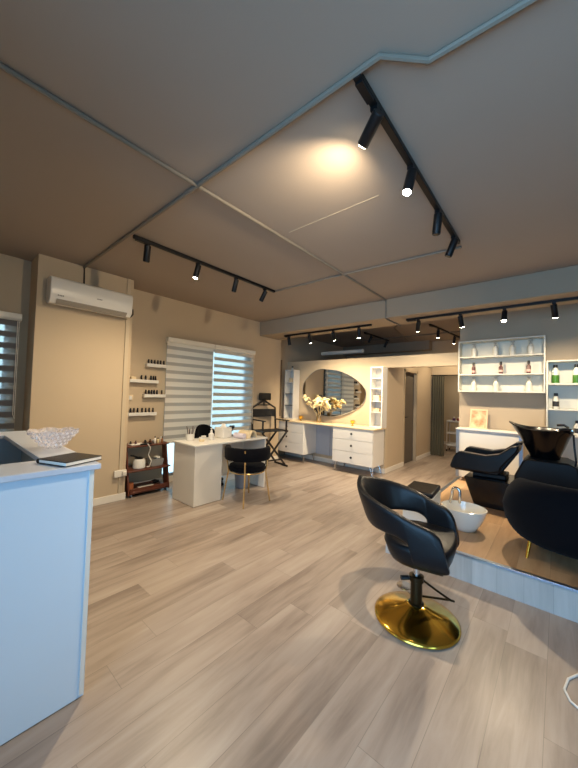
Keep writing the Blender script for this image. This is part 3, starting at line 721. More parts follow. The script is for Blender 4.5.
bm = B(); tube(bm, [(0.225*math.cos(2*PI*i/32), 0.225*math.sin(2*PI*i/32), 0.395) for i in range(32)], 0.009, 8, closed=True); obj('seat_ring', bm, M_CHAMP, t, smooth=True)
for ang, rear in ((PI, True), (PI*0.5, False), (PI*1.5, False), (0, False)):
    c, s = math.cos(ang), math.sin(ang)
    pts = [(0.31*c, 0.31*s, 0.0), (0.245*c, 0.245*s, 0.39)] + ([(0.275*c, 0.275*s, 0.60), (0.30*c, 0.30*s, 0.70)] if ang != 0 else [])
    bm = B(); tube(bm, pts, 0.010, 10); obj('leg', bm, M_CHAMP, t, smooth=True)
bm = B(); tube(bm, [(0.285*math.cos(PI-2+4*i/30), 0.285*math.sin(PI-2+4*i/30), 0.565) for i in range(31)], 0.007, 8); obj('back_rail', bm, M_CHAMP, t, smooth=True)

# ================================================================== MAKE-UP DIRECTOR CHAIR (faces local +x)
t = thing('director_chair', 'tall black folding make-up chair with headrest by the vanity', 'chair', (-4.30, 4.45, 0), math.radians(-13))
HW = 0.27; SZ = 0.70
obj('seat', box(B(), -0.20, 0.20, -HW, HW, SZ-0.012, SZ), M_CANVAS, t, bevel=0.004)
for s in (-1, 1):
    bm = B(); bar(bm, (-0.22, s*HW, SZ-0.01), (0.22, s*HW, SZ-0.01), 0.03, 0.035); obj('seat_rail', bm, M_BLACKW, t, bevel=0.003)
    bm = B(); bar(bm, (-0.21, s*HW, SZ-0.02), (-0.25, s*HW, 1.125), 0.025, 0.035, (1,0,0)); obj('back_post', bm, M_BLACKW, t, bevel=0.003)
    bm = B(); bar(bm, (0.17, s*HW, SZ), (0.17, s*HW, 0.885), 0.025, 0.03, (1,0,0)); obj('arm_post', bm, M_BLACKW, t, bevel=0.003)
    bm = B(); bar(bm, (-0.22, s*HW, 0.895), (0.24, s*HW, 0.895), 0.05, 0.02); obj('armrest', bm, M_BLACKW, t, bevel=0.004)
    for x in (-0.16, 0.17):
        bm = B(); o_ = 0.012*s; bar(bm, (x+o_, s*HW, SZ-0.03), (x+o_, -s*HW, 0.03), 0.035, 0.022, (1,0,0)); obj('leg', bm, M_BLACKW, t, bevel=0.003)
    bm = B(); bar(bm, (-0.20, s*HW, 0.02), (0.24, s*HW, 0.02), 0.03, 0.03); obj('foot_bar', bm, M_BLACKW, t, bevel=0.003)
bm = B(); bar(bm, (0.19, -0.17, 0.15), (0.19, 0.17, 0.15), 0.025, 0.025); obj('stretcher', bm, M_BLACKW, t)
obj('back_canvas', box(B(), -0.25, -0.238, -HW, HW, 0.945, 1.10), M_CANVAS, t, bevel=0.003)
bm = B(); bar(bm, (-0.25, -HW, 1.125), (-0.255, 0, 1.275), 0.026, 0.045, (1,0,0)); bar(bm, (-0.25, HW, 1.125), (-0.255, 0, 1.275), 0.026, 0.045, (1,0,0)); bar(bm, (-0.25,-HW*0.55,1.18), (-0.25,HW*0.55,1.18), 0.02, 0.02); bar(bm, (-0.255,0,1.165), (-0.255,0,1.335), 0.03, 0.02, (1,0,0))
obj('headrest_frame', bm, M_BLACKW, t, bevel=0.003)
bm = B(); rings(bm, [[(-0.245+0.05*d_, y, 1.275+h_) for d_, h_ in ((0,0.01),(0.8,0),(1,0.02),(1,0.13),(0.8,0.15),(0,0.14))] for y in (-0.135, 0.135)]); obj('headrest', bm, M_LEATHER, t, bevel=0.012, seg=3)

# ================================================================== VANITY
VY0, VZ = 5.10, 0.85
def chest(label, xa, xb):
    t = thing('drawer_chest', label, 'drawer chest', ((xa+xb)/2, 5.33, 0), 0, 'white drawer chests of the vanity')
    h = (xb-xa)/2
    obj('body', box(B(), -h, h, -0.21, 0.23, 0.175, VZ-0.026), M_WHITE, t, bevel=0.003)
    dz = (VZ-0.026-0.18)/3
    for k in range(3):
        z0 = 0.18+k*dz
        d = obj('drawer', box(B(), -h+0.004, h-0.004, -0.232, -0.21, z0+0.003, z0+dz-0.003), M_WHITE, t, bevel=0.003)
        bm = B(); rings(bm, [[(r*math.cos(2*PI*i/14), y, z0+dz*0.55+r*math.sin(2*PI*i/14)) for i in range(14)] for y, r in ((-0.232,0.008),(-0.245,0.008),(-0.248,0.020),(-0.258,0.020),(-0.262,0.012))]); obj('knob', bm, M_BLK, d, smooth=True)
    for sx in (-1, 1):
        for sy in (-0.17, 0.18):
            x0 = sx*(h-0.05); bm = B()
            tube(bm, [(x0-0.03, sy, 0.175), (x0+sx*0.03, sy, 0.003)], 0.006, 8); tube(bm, [(x0+0.03, sy, 0.175), (x0+sx*0.03, sy, 0.003)], 0.006, 8)
            obj('leg', bm, M_CHROME, t, smooth=True)
    return t
chest('white drawer chest at the window end of the vanity', -4.86, -3.97)
chest('white drawer chest at the passage end of the vanity', -3.27, -2.45)
t = thing('vanity_top', 'long cream vanity top across both drawer chests', 'worktop', (-3.52, 5.33, VZ-0.025))
obj('slab', box(B(), -1.365, 1.10, -0.245, 0.25, 0, 0.025), M_CREAM, t, bevel=0.003)
bm = B(); box(bm, -0.445, -0.10, 0.21, 0.225, -0.66, -0.001); box(bm, -0.09, 0.245, 0.21, 0.225, -0.66, -0.001)
obj('knee_shade_panel', bm, M_BLUEGREY, t)  # bluish grey panel added in place of the shaded wall under the top
zv = VZ+0.0005
def tower(label, xa, xb, y0, y1, zs, extra):
    t = thing('shelf_tower', label, 'shelf', ((xa+xb)/2, (y0+y1)/2, zv), 0, 'white shelf towers on the vanity')
    h = (xb-xa)/2; d = (y1-y0)/2; H = 1.965-zv
    for s in (-1, 1): obj('side_panel', box(B(), s*h-0.01, s*h+0.01, -d, d, 0, H), M_WHITE, t, bevel=0.002)
    obj('back_panel', box(B(), -h+0.01, h-0.01, d-0.01, d, 0, H), M_WHITE, t)
    for z in [0.012, H-0.012]: obj('board', box(B(), -h+0.01, h-0.01, -d, d-0.01, z-0.012, z+0.012), M_WHITE, t)
    for z, g in zs:
        obj('shelf_glass' if g else 'board', box(B(), -h+0.01, h-0.01, -d+0.005, d-0.01, z-zv-0.006, z-zv+0.006), mat('smoked_shelf_edge', (70, 74, 72), 0.2) if g else M_WHITE, t)
    return t
tower('white shelf tower at the window end of the vanity with dark glass shelves', -4.76, -4.51, 5.37, 5.58, [(1.68, False), (1.42, True), (1.16, True)], None)
tower('white shelf tower at the passage end of the vanity', -2.645, -2.425, 5.37, 5.58, [(1.75, False), (1.56, False), (1.33, False), (1.13, False)], None)
tag(obj('cream_carton', box(B(), -2.61, -2.50, 5.42, 5.52, 1.3365, 1.44), M_CREAM, bevel=0.004), 'cream carton inside the passage end shelf tower', 'box')
tag(obj('cream_carton', box(B(), -2.62, -2.50, 5.42, 5.52, 1.1365, 1.20), M_PINK, bevel=0.004), 'low tan carton on a lower shelf of the passage end tower', 'box')
tag(obj('cream_carton', box(B(), -4.68, -4.59, 5.42, 5.52, 1.6865, 1.78), M_CREAM, bevel=0.004), 'cream carton inside the window end shelf tower', 'box')
lathe_thing('perfume_bottle', 'tiny black topped bottle on the window end shelf tower', 'bottle', (-4.62, 5.46, 1.966), [(0.022,0),(0.024,0.004),(0.024,0.04),(0.012,0.05)], M_PALEB, parts=[('cap', [(0.016,0.05),(0.018,0.055),(0.018,0.085),(0.001,0.09)], M_BLK)])
# mirror: pebble outline
t = thing('wall_mirror', 'large frameless pebble shaped mirror above the vanity', 'mirror', (-3.60, YV-0.030, 1.47), math.radians(2.4))
ctrl = [(-0.76, 0.03), (-0.69, 0.27), (-0.40, 0.485), (-0.10, 0.49), (0.20, 0.44), (0.50, 0.30), (0.70, 0.13), (0.755, -0.02), (0.68, -0.22), (0.42, -0.39), (0.10, -0.49), (-0.20, -0.49), (-0.45, -0.41), (-0.66, -0.22)]
def smooth_loop(c, m=6):
    out = []; n = len(c)
    for i in range(n):
        p0, p1, p2, p3 = [Vector(c[(i+k-1) % n]) for k in range(4)]
        for j in range(m):
            u = j/m; out.append(0.5*((2*p1)+(p2-p0)*u+(2*p0-5*p1+4*p2-p3)*u*u+(3*p1-p0-3*p2+p3)*u**3))
    return out
LP = smooth_loop(ctrl)
bm = B(); rings(bm, [[(p.x, -0.004, p.y) for p in LP], [(p.x, -0.018, p.y) for p in LP]]); obj('backing', bm, M_ALU, t)
bm = B(); rings(bm, [[(p.x*0.992, -0.018, p.y*0.99) for p in LP], [(p.x*0.985, -0.021, p.y*0.98) for p in LP]]); obj('mirror_glass', bm, M_MIRROR, t)
# vase with dried blooms
t = thing('flower_vase', 'glass vase of cream dried blooms before the mirror', 'vase', (-3.77, 5.34, zv))
bm = B(); lathe(bm, [(0.04,0),(0.046,0.004),(0.048,0.10),(0.035,0.16),(0.04,0.19),(0.034,0.19),(0.03,0.16),(0.042,0.10),(0.04,0.012),(0.001,0.01)], n=24); obj('vase', bm, mat('amber_glass', (214, 180, 120), 0.08, trans=0.6), t, smooth=True)
def petal(bm, base, tip, wd, sag=0.03):
    a = Vector(base); b = Vector(tip); d = (b-a); s = d.cross(Vector((0,0,1))); s = s.normalized() if s.length > 1e-4 else Vector((1,0,0)); q = s.cross(d).normalized()
    rs = []
    for u, k in ((0,0.15),(0.2,0.7),(0.5,1),(0.8,0.75),(1,0.1)):
        c = a+d*u+q*sag*math.sin(PI*u)
        rs.append([c+s*wd*k*math.cos(2*PI*i/8)+q*wd*0.45*k*math.sin(2*PI*i/8) for i in range(8)])
    rings(bm, rs)
for k in range(16):
    ang = random.uniform(0, 2*PI); rr = random.uniform(0.03, 0.36); x = rr*math.cos(ang); y = min(0.14, rr*math.sin(ang)*0.55); z = 0.37+random.uniform(-0.06, 0.10)-0.10*abs(x)+ (0.06 if x < -0.2 else 0)
    bm = B(); c = Vector((x, y, z))
    tube(bm, [(0,0,0.02),(x*0.3,y*0.3,0.22),(x*0.95,y*0.95,z-0.02)], 0.003, 5)
    st = obj('stem', bm, M_PAMPAS, t)
    bm = B()
    for j in range(6):
        d_ = Vector((random.uniform(-1,1)+x*2, random.uniform(-0.8,0.6), random.uniform(-0.3,0.7))).normalized()*random.uniform(0.07,0.12)
        tip = c+d_; tip.y = min(tip.y, 0.19)
        petal(bm, c, tip, 0.042)
    obj('bloom', bm, M_PAMPAS, st, smooth=True)
for x, lb in ((-4.24, 'small gold cup on the vanity near the window end tower'), (-2.98, 'small gold cup on the vanity near the passage end tower')):
    t = thing('gold_cup', lb, 'cup', (x, 5.33, zv), 0, 'gold cups on the vanity')
    bm = B(); lathe(bm, [(0.03,0),(0.032,0.003),(0.012,0.012),(0.012,0.03),(0.035,0.045),(0.045,0.10),(0.04,0.10),(0.03,0.05),(0.001,0.045)], n=20); obj('cup_bowl', bm, M_GOLD, t, smooth=True)
    bm = B(); tube(bm, [(0.042,0,0.09),(0.07,0,0.085),(0.072,0,0.06),(0.036,0,0.05)], 0.004); obj('handle', bm, M_GOLD, t, smooth=True)

# ================================================================== STYLING CHAIR (faces local +x)
t = thing('styling_chair', 'black leather salon styling chair on a round gold base', 'chair', (-0.70, 2.13, 0), math.radians(6))
bm = B(); lathe(bm, [(0.248,0.0),(0.257,0.004),(0.257,0.012),(0.245,0.020),(0.19,0.042),(0.115,0.066),(0.07,0.085),(0.05,0.095),(0.001,0.096)], n=64); obj('base_disc', bm, M_GOLD, t, smooth=True, angle=60)
bm = B(); lathe(bm, [(0.048,0.09),(0.048,0.10),(0.036,0.105),(0.036,0.235),(0.045,0.24),(0.045,0.272),(0.03,0.276),(0.001,0.277)], n=28); obj('pump_housing', bm, M_BRASSD, t, smooth=True)
bm = B(); lathe(bm, [(0.021,0.26),(0.021,0.392)], n=20); obj('lift_post', bm, M_CHROME, t, smooth=True)
bm = B(); tube(bm, [(0.02,0.02,0.25),(0.10,0.06,0.19),(0.185,0.115,0.125),(0.20,0.135,0.115),(0.185,0.145,0.11),(0.10,0.08,0.125),(0.03,0.02,0.14)], 0.007, 8); obj('pump_lever', bm, M_BRASSD, t, smooth=True)
bm = B(); tube(bm, [(-0.045,-0.02,0.25),(-0.085,-0.05,0.25)], 0.014, 10); obj('lock_knob', bm, M_BLK, t, smooth=True)
bm = B(); lathe(bm, [(0.045,0),(0.05,0.003),(0.05,0.009),(0.001,0.010)], n=24, cx=-0.10, cy=0.10, z0=0.115); bar(bm, (-0.03,0.03,0.118), (-0.08,0.08,0.118), 0.02, 0.01); obj('foot_pedal', bm, M_CHROME, t, smooth=True)
bm = B(); lathe(bm, [(0.03,0.385),(0.06,0.392),(0.06,0.398),(0.001,0.399)], n=24); obj('seat_plate', bm, M_BLACKM, t, smooth=True)
# plan outline of the shell
def u_path(hw=0.25, xf=0.185, xb=-0.27, n=88):
    pts = []
    for i in range(n+1):
        q = i/n*2-1
        pts.append(q)
    out = []
    x0 = 0.02
    straight = xf-x0
    # arc of a superellipse from angle -90 to 90 (through the back)
    arc = []
    for i in range(61):
        a = -PI/2+PI*i/60
        c = math.cos(a); s = math.sin(a); e = 2/2.5
        arc.append(Vector((x0+(xb-x0)*abs(c)**e, hw*math.copysign(abs(s)**e, s))))
    front0 = [Vector((xf-straight*k/14, -hw*(1-0.07*(1-k/14)))) for k in range(14)]
    front1 = [Vector((p.x, -p.y)) for p in reversed(front0)]
    pl = front0+arc+front1
    L = [0]
    for a, b in zip(pl[:-1], pl[1:]): L.append(L[-1]+(b-a).length)
    tot = L[-1]; j = 0
    for q in pts:
        s = (q+1)/2*tot
        while j < len(L)-2 and L[j+1] < s: j += 1
        u = (s-L[j])/max(1e-9, L[j+1]-L[j]); out.append((pl[j].lerp(pl[j+1], min(1, u)), s, tot))
    return out
def salon_shell(th=0.054, x_open=0.01, z_bot=0.425, z_hole=0.592, z_front=0.66, z_back=0.845):
    P = u_path(n=150); rs = []
    N = len(P)
    for i, (p, s, tot) in enumerate(P):
        a = P[max(0, i-1)][0]; b = P[min(N-1, i+1)][0]; tg = (b-a).normalized(); nrm = Vector((-tg.y, tg.x))   # outward
        q = abs(2*s/tot-1)                      # 1 at arm fronts, 0 at back centre
        zt_ = z_back-(z_back-z_front)*min(1, q/0.98)**1.15
        d_open = (x_open-p.x)                   # how far behind the opening's end
        if d_open <= 0: zl = z_bot
        else:
            R_ = 0.085; zm = (z_hole+z_bot+0.06)/2
            k = min(1, d_open/R_); zl = zm+(z_hole-zm)*math.sqrt(1-(1-k)**2) if d_open > 0 else z_bot
        e = s if s < tot/2 else tot-s           # distance to arm end
        front_cut = min(1, e/0.05)
        zt_ -= 0.05*(1-math.sqrt(max(0, 1-(1-front_cut)**2)))
        zl += 0.03*(1-math.sqrt(max(0, 1-(1-min(1, e/0.06))**2)))
        prof = []
        n = 32
        for kk in range(n):
            ang = 2*PI*kk/n; cx = math.copysign(abs(math.cos(ang))**0.55, math.cos(ang)); cz = math.copysign(abs(math.sin(ang))**0.55, math.sin(ang))
            z = (zl+zt_)/2+(zt_-zl)/2*cz
            t_ = th*(0.75+0.25*min(1, e/0.03))
            lean = 0.46*max(0, z-0.56)*(1-q)**0.7     # back reclines
            taper = -0.040*max(0, (0.54-z)/0.11)**2.0*(0.6+0.4*q)
            pos = p + nrm*(taper+lean*0.55) + nrm*(t_/2*cx)
            fx = -0.06*max(0, (z-z_bot)/0.23)*(1 if e < 0.12 else max(0, 1-(e-0.12)/0.1))  # slanted arm fronts
            prof.append((pos.x - lean*0.4 + fx + 0.045*(1 if e < 0.12 else max(0, 1-(e-0.12)/0.1)), pos.y, z))
        rs.append(prof)
    return rings(B(), rs)
obj('shell', salon_shell(), M_LEATHER, t, smooth=True, angle=60)
# seat: lower shell and cushion
def seat_block(z0, z1, grow0, grow1, crown):
    P = [p for p, s, q in u_path(hw=0.25, xf=0.185, xb=-0.20, n=60)]
    rs = []
    levels = [(0, grow0-0.03), (0.1, grow0-0.008), (0.3, grow0+(grow1-grow0)*0.3), (0.75, grow1), (0.93, grow1-0.008), (1, grow1-0.03)]
    for u, g in levels:
        ring = []
        for i, p in enumerate(P):
            a = P[max(0, i-1)]; b = P[min(len(P)-1, i+1)]; tg = (b-a).normalized(); nrm = Vector((-tg.y, tg.x)); c = p+nrm*g
            ring.append((c.x, c.y, z0+(z1-z0)*u))
        # rounded front edge
        y0 = ring[-1][1]; y1 = ring[0][1]; x0 = ring[0][0]
        for k in range(1, 10):
            f = k/10; ring.append((x0+(0.05+g*0.6)*math.sin(PI*f)**0.6, y0+(y1-y0)*f, z0+(z1-z0)*u))
        rs.append(ring)
    bm = B(); R = [[bm.verts.new(v) for v in r] for r in rs]
    for a, b in zip(R[:-1], R[1:]):
        n = len(a)
        for i in range(n): j = (i+1) % n; bm.faces.new((a[i], a[j], b[j], b[i]))
    for r, rv in ((R[0], True), (R[-1], False)):
        zc_ = r[0].co.z + (crown if not rv else 0)
        c = bm.verts.new((-0.03, 0, zc_))
        for i in range(len(r)): j = (i+1) % len(r); bm.faces.new((r[i], r[j], c))
    return bm
obj('seat', seat_block(0.395, 0.545, -0.045, -0.008, 0.012), M_LEATHER, t, smooth=True, angle=60)

# ================================================================== FOOT STOOL BOX, PEDICURE BASIN
t = thing('foot_stool', 'white box stool with a black padded top at the platform edge', 'stool', (-0.965, 3.055, PZ), math.radians(5))
obj('box_body', box(B(), -0.125, 0.125, -0.18, 0.18, 0.0, 0.345), M_WHITE, t, bevel=0.006)
bm = B(); box(bm, -0.125, 0.125, -0.185, 0.185, 0.346, 0.39); obj('padded_top', bm, M_LEATHER, t, bevel=0.015, seg=3)
t = thing('pedicure_basin', 'white oval porcelain foot basin on the platform', 'basin', (-0.685, 3.36, PZ))
bm = B(); lathe(bm, [(0.10,0),(0.12,0.004),(0.155,0.05),(0.195,0.12),(0.222,0.19),(0.225,0.2),(0.215,0.203),(0.19,0.13),(0.15,0.06),(0.10,0.035),(0.001,0.032)], n=48, sx=0.86, sy=0.80); obj('bowl', bm, M_PORC, t, smooth=True, angle=60)
bm = B(); lathe(bm, [(0.018,0.034),(0.018,0.037),(0.001,0.038)], n=16); obj('drain', bm, M_CHROME, t, smooth=True)
bm = B(); pts = [(-0.17,0.18,0.0),(-0.165,0.16,0.10),(-0.14,0.10,0.20),(-0.12,0.09,0.27)] + [(-0.086-0.034*math.cos(PI*i/10), 0.09, 0.30+0.040*math.sin(PI*i/10)) for i in range(11)] + [(-0.052,0.09,0.26),(-0.05,0.09,0.20)]
tube(bm, pts, 0.014, 12); fc = obj('faucet', bm, M_CHROME, t, smooth=True); fc['label'] = 'chrome gooseneck tap'
bm = B(); tube(bm, [(-0.165,0.165,0.07),(-0.20,0.15,0.085)], 0.006); obj('lever', bm, M_CHROME, fc, smooth=True)

# ================================================================== WASH UNIT
t = thing('backwash_unit', 'black hair wash unit with reclined seat and glossy basin on the platform', 'wash unit', (-0.435, 4.45, PZ))
bm = B(); hexa(bm, [(-0.31,-0.27,0),(0.42,-0.27,0),(0.42,0.27,0),(-0.31,0.27,0),(-0.42,-0.27,0.31),(0.42,-0.27,0.31),(0.42,0.27,0.31),(-0.42,0.27,0.31)])
obj('base_box', bm, M_GLOSSK, t, bevel=0.01)
# seat: side panels (arms) with reclined back, then the cushion
arm = [(-0.555,0.39),(-0.565,0.42),(-0.53,0.52),(-0.50,0.575),(-0.46,0.60),(-0.20,0.585),(-0.07,0.62),(0.05,0.72),(0.11,0.73),(0.09,0.66),(-0.05,0.47),(-0.06,0.42),(-0.16,0.39)]
for s in (-1, 1):
    bm = B(); rs = []
    for y, sh in ((0.0,0.03),(0.012,0.01),(0.05,0.0),(0.088,0.01),(0.10,0.03)):
        cx = sum(p[0] for p in arm)/len(arm); cz = sum(p[1] for p in arm)/len(arm)
        rs.append([(x+(cx-x)*sh, s*(0.21+y), z+(cz-z)*sh*1.5) for x, z in arm])
    rings(bm, rs); obj('armrest', bm, M_LEATHER, t, smooth=True, bevel=0.012, angle=50)
bm = B(); pr = [(-0.53,0.36),(-0.55,0.40),(-0.53,0.44),(-0.2,0.46),(-0.10,0.47),(0.07,0.70),(0.10,0.69),(0.09,0.63),(-0.04,0.42),(-0.10,0.36)]
rings(bm, [[(x,y,z) for x,z in pr] for y in (-0.21,0.21)]); obj('seat', bm, M_LEATHER, t, bevel=0.015, seg=3)
bm = B(); box(bm, -0.35, -0.02, -0.15, 0.15, 0.31, 0.365); obj('seat_mount', bm, M_BLACKM, t, bevel=0.01)
# pedestal column
bm = B(); rings(bm, [[(x0,-0.24,z),(x1,-0.24,z),(x1,0.24,z),(x0,0.24,z)] for x0, x1, z in ((0.06,0.60,0.0),(0.06,0.60,0.40),(0.13,0.58,0.56),(0.17,0.50,0.60))]); obj('pedestal', bm, M_BLACKM, t, bevel=0.02, seg=3)
# basin: oval bowl with a drawn-out neck lip
bm = B(); n = 48
def basin_ring(z, x0, x1, hw, neck, tilt=0.0):
    out = []
    for i in range(n):
        a = 2*PI*i/n; c = math.cos(a); s = math.sin(a); cx = (x0+x1)/2; hx = (x1-x0)/2
        x = cx+hx*c; x = 0.3+(x-0.3)*0.88; y = hw*s*(1-neck*max(0, -c)**2*0.45)
        zz = z-0.02*max(0, (z-0.6)/0.3)+tilt*max(0, -c)**3
        out.append((x, y, zz))
    return out
rs = [basin_ring(0.565,0.17,0.45,0.12,0), basin_ring(0.64,0.155,0.47,0.14,0), basin_ring(0.74,0.105,0.51,0.18,0.2), basin_ring(0.84,0.04,0.545,0.22,0.4,0.02), basin_ring(0.905,-0.025,0.58,0.25,0.6,0.05), basin_ring(0.93,-0.055,0.59,0.26,0.7,0.06),
      basin_ring(0.94,-0.05,0.575,0.25,0.7,0.06), basin_ring(0.925,0.0,0.55,0.225,0.5,0.05), basin_ring(0.84,0.10,0.52,0.19,0.3), basin_ring(0.77,0.18,0.46,0.14,0), basin_ring(0.75,0.29,0.35,0.03,0)]
rings(bm, rs); obj('basin', bm, M_GLOSSK, t, smooth=True, angle=60)
bm = B(); tube(bm, [(0.50,0.05,0.91),(0.50,0.05,0.945),(0.47,0.05,0.965),(0.41,0.05,0.96)], 0.014, 10); box(bm, 0.46, 0.535, -0.07, 0.10, 0.905, 0.925); obj('mixer_tap', bm, M_CHROME, t, smooth=True)
bm = B(); tube(bm, [(0.51,-0.08,0.90),(0.54,-0.16,0.88),(0.545,-0.20,0.78),(0.56,-0.20,0.62),(0.55,-0.18,0.55)], 0.009, 8); tube(bm, [(0.43,-0.19,0.925),(0.48,-0.17,0.935),(0.52,-0.11,0.93)], [0.018,0.016,0.012], 10); obj('shower_hose', bm, M_BLK, t, smooth=True)

# ================================================================== VELVET ARMCHAIR ON THE PLATFORM (seen from behind)
t = thing('armchair', 'large black velvet tub armchair with gold legs on the platform', 'armchair', (0.09, 3.37, PZ), math.radians(88))   # faces local +x
def tub_shell():
    rs = []; n = 56
    for i in range(n+1):
        q = 2*i/n-1; a = PI+q*math.radians(128); ca, sa = math.cos(a), math.sin(a)
        ztop = 0.60-0.10*abs(q)**2.2; zbot = 0.12
        prof = []
        for k in range(22):
            b = 2*PI*k/22; cx = math.copysign(abs(math.cos(b))**0.7, math.cos(b)); cz = math.copysign(abs(math.sin(b))**0.55, math.sin(b))
            z = (ztop+zbot)/2+(ztop-zbot)/2*cz
            u = (z-zbot)/(ztop-zbot)
            bulge = 0.31+0.115*math.sin((0.12+0.80*u)*PI)
            e = min(1, (1-abs(q))*10)**0.5
            rr = bulge+0.045*cx*max(0.3, e)
            prof.append((rr*ca*0.98, rr*sa, z))
        rs.append(prof)
    return rings(B(), rs)
obj('tub_back', tub_shell(), M_VELVET, t, smooth=True, angle=70)
bm = B(); lathe(bm, [(0.26,0.13),(0.33,0.15),(0.345,0.22),(0.345,0.29),(0.32,0.33),(0.001,0.345)], n=40); obj('seat_cushion', bm, M_VELVET, t, smooth=True)
for k in range(4):
    a = math.radians(45+90*k); c, s = math.cos(a), math.sin(a); bm = B(); tube(bm, [(0.385*c,0.385*s,0.0),(0.355*c,0.355*s,0.16)], [0.010,0.014], 12); obj('leg', bm, M_GOLD, t, smooth=True)

# ================================================================== SHELF WALL
def bottle(name, label, loc, kind, group=None, s=1.0):
    if kind == 'pump':
        return lathe_thing(name, label, 'bottle', loc, [(0.026*s,0),(0.029*s,0.004),(0.029*s,0.10*s),(0.014*s,0.12*s),(0.014*s,0.125*s)], M_PALEB, group, parts=[('pump_top', [(0.016*s,0.125*s),(0.016*s,0.14*s),(0.006*s,0.142*s),(0.006*s,0.16*s),(0.02*s,0.162*s),(0.022*s,0.175*s),(0.001,0.178*s)], mat('grey_pump', (170,168,160), 0.4))])
    if kind == 'dark':
        return lathe_thing(name, label, 'bottle', loc, [(0.022*s,0),(0.025*s,0.004),(0.025*s,0.095*s),(0.012*s,0.12*s),(0.012*s,0.13*s)], M_REDB, group, parts=[('cap', [(0.016*s,0.13*s),(0.016*s,0.16*s),(0.012*s,0.172*s),(0.001,0.173*s)], M_BLK), ('paper_label', [(0.0254*s,0.025*s),(0.0257*s,0.026*s),(0.0257*s,0.055*s),(0.0254*s,0.056*s)], mat('pink_label', (206,170,160), 0.6))])
    if kind == 'green':
        return lathe_thing(name, label, 'bottle', loc, [(0.033*s,0),(0.036*s,0.005),(0.036*s,0.15*s),(0.018*s,0.185*s),(0.018*s,0.19*s)], mat('milky_bottle', (214,220,206), 0.35), group, parts=[('cap', [(0.02*s,0.19*s),(0.022*s,0.193*s),(0.02*s,0.225*s),(0.001,0.227*s)], M_BLK), ('paper_label', [(0.0364*s,0.008*s),(0.0368*s,0.009*s),(0.0368*s,0.10*s),(0.0364*s,0.101*s)], M_GREEN)])
    if kind == 'mono':
        return lathe_thing(name, label, 'bottle', loc, [(0.028*s,0),(0.031*s,0.004),(0.031*s,0.12*s),(0.016*s,0.15*s),(0.016*s,0.155*s)], M_PALEB, group, parts=[('cap', [(0.018*s,0.155*s),(0.02*s,0.158*s),(0.018*s,0.19*s),(0.001,0.192*s)], M_BLK), ('paper_label', [(0.0314*s,0.03*s),(0.0317*s,0.031*s),(0.0317*s,0.09*s),(0.0314*s,0.091*s)], mat('dark_label', (52,50,50), 0.5))])
SX0, SX1, SY0, SY1, SZ0, SZ1 = -1.19, -0.155, 5.40, 5.598, 1.53, 2.31
t = thing('product_shelf', 'white wall shelf unit with three rows of hair product bottles', 'shelf', (0, 0, 0))
t.location = ((SX0+SX1)/2, SY1, SZ0)
h = (SX1-SX0)/2
obj('back_panel', box(B(), -h, h, -0.012, 0, 0, SZ1-SZ0), M_SHELFW, t)
for s in (-1, 1): obj('side_panel', box(B(), s*h-0.009, s*h+0.009, -0.198, -0.012, 0, SZ1-SZ0), M_SHELFW, t, bevel=0.002)
for z in (0.009, 0.262, 0.527, SZ1-SZ0-0.009): obj('board', box(B(), -h+0.009, h-0.009, -0.198, -0.012, z-0.009, z+0.009), M_SHELFW, t, bevel=0.002)
rows = [(2.067, [(-1.0,'pump'),(-0.72,'pump'),(-0.515,'pump'),(-0.31,'pump')], 'top'), (1.802, [(-1.005,'dark'),(-0.655,'dark'),(-0.33,'dark')], 'middle'), (1.549, [(-1.0,'pump'),(-0.715,'pump'),(-0.325,'pump')], 'bottom')]
for z, its, rn in rows:
    for k, (x, kd) in enumerate(its):
        w_ = (['first','second','third','fourth'][k] if k < len(its)-1 else 'last')
        bottle('shampoo_bottle', '%s bottle, %s from the left on the %s row of the wall shelf' % ({'pump':'pale pump','dark':'dark red capped'}[kd], w_, rn), (x, 5.49, z), kd, 'product bottles on the %s shelf row' % rn, 1.18 if kd == 'pump' else 1.05)
t = thing('product_shelf', 'taller white shelf unit with green bottles at the right edge', 'shelf', (0.392, SY1, PZ))
obj('back_panel', box(B(), -0.52, 0.52, -0.012, 0, 0, 1.76), M_SHELFW, t)
for s in (-1, 1): obj('side_panel', box(B(), s*0.52-0.009, s*0.52+0.009, -0.198, -0.012, 0, 1.76), M_SHELFW, t, bevel=0.002)
for z in (0.05, 0.78, 1.11, 1.445, 1.751): obj('board', box(B(), -0.511, 0.511, -0.198, -0.012, z-0.009, z+0.009), M_SHELFW, t, bevel=0.002)
bottle('shampoo_bottle', 'white bottle with green label on the taller shelf, first from the left', (-0.045, 5.49, PZ+1.4545), 'green', 'green label bottles', 1.12)
bottle('shampoo_bottle', 'white bottle with green label on the taller shelf, cut by the photo edge', (0.165, 5.49, PZ+1.4545), 'green', 'green label bottles', 1.12)
bottle('shampoo_bottle', 'black and white bottle on the middle board of the taller shelf', (-0.04, 5.49, PZ+1.1195), 'mono', None, 1.1)
bottle('shampoo_bottle', 'black and white bottle behind the wash basin on the lower board', (0.17, 5.49, PZ+0.7895), 'mono')
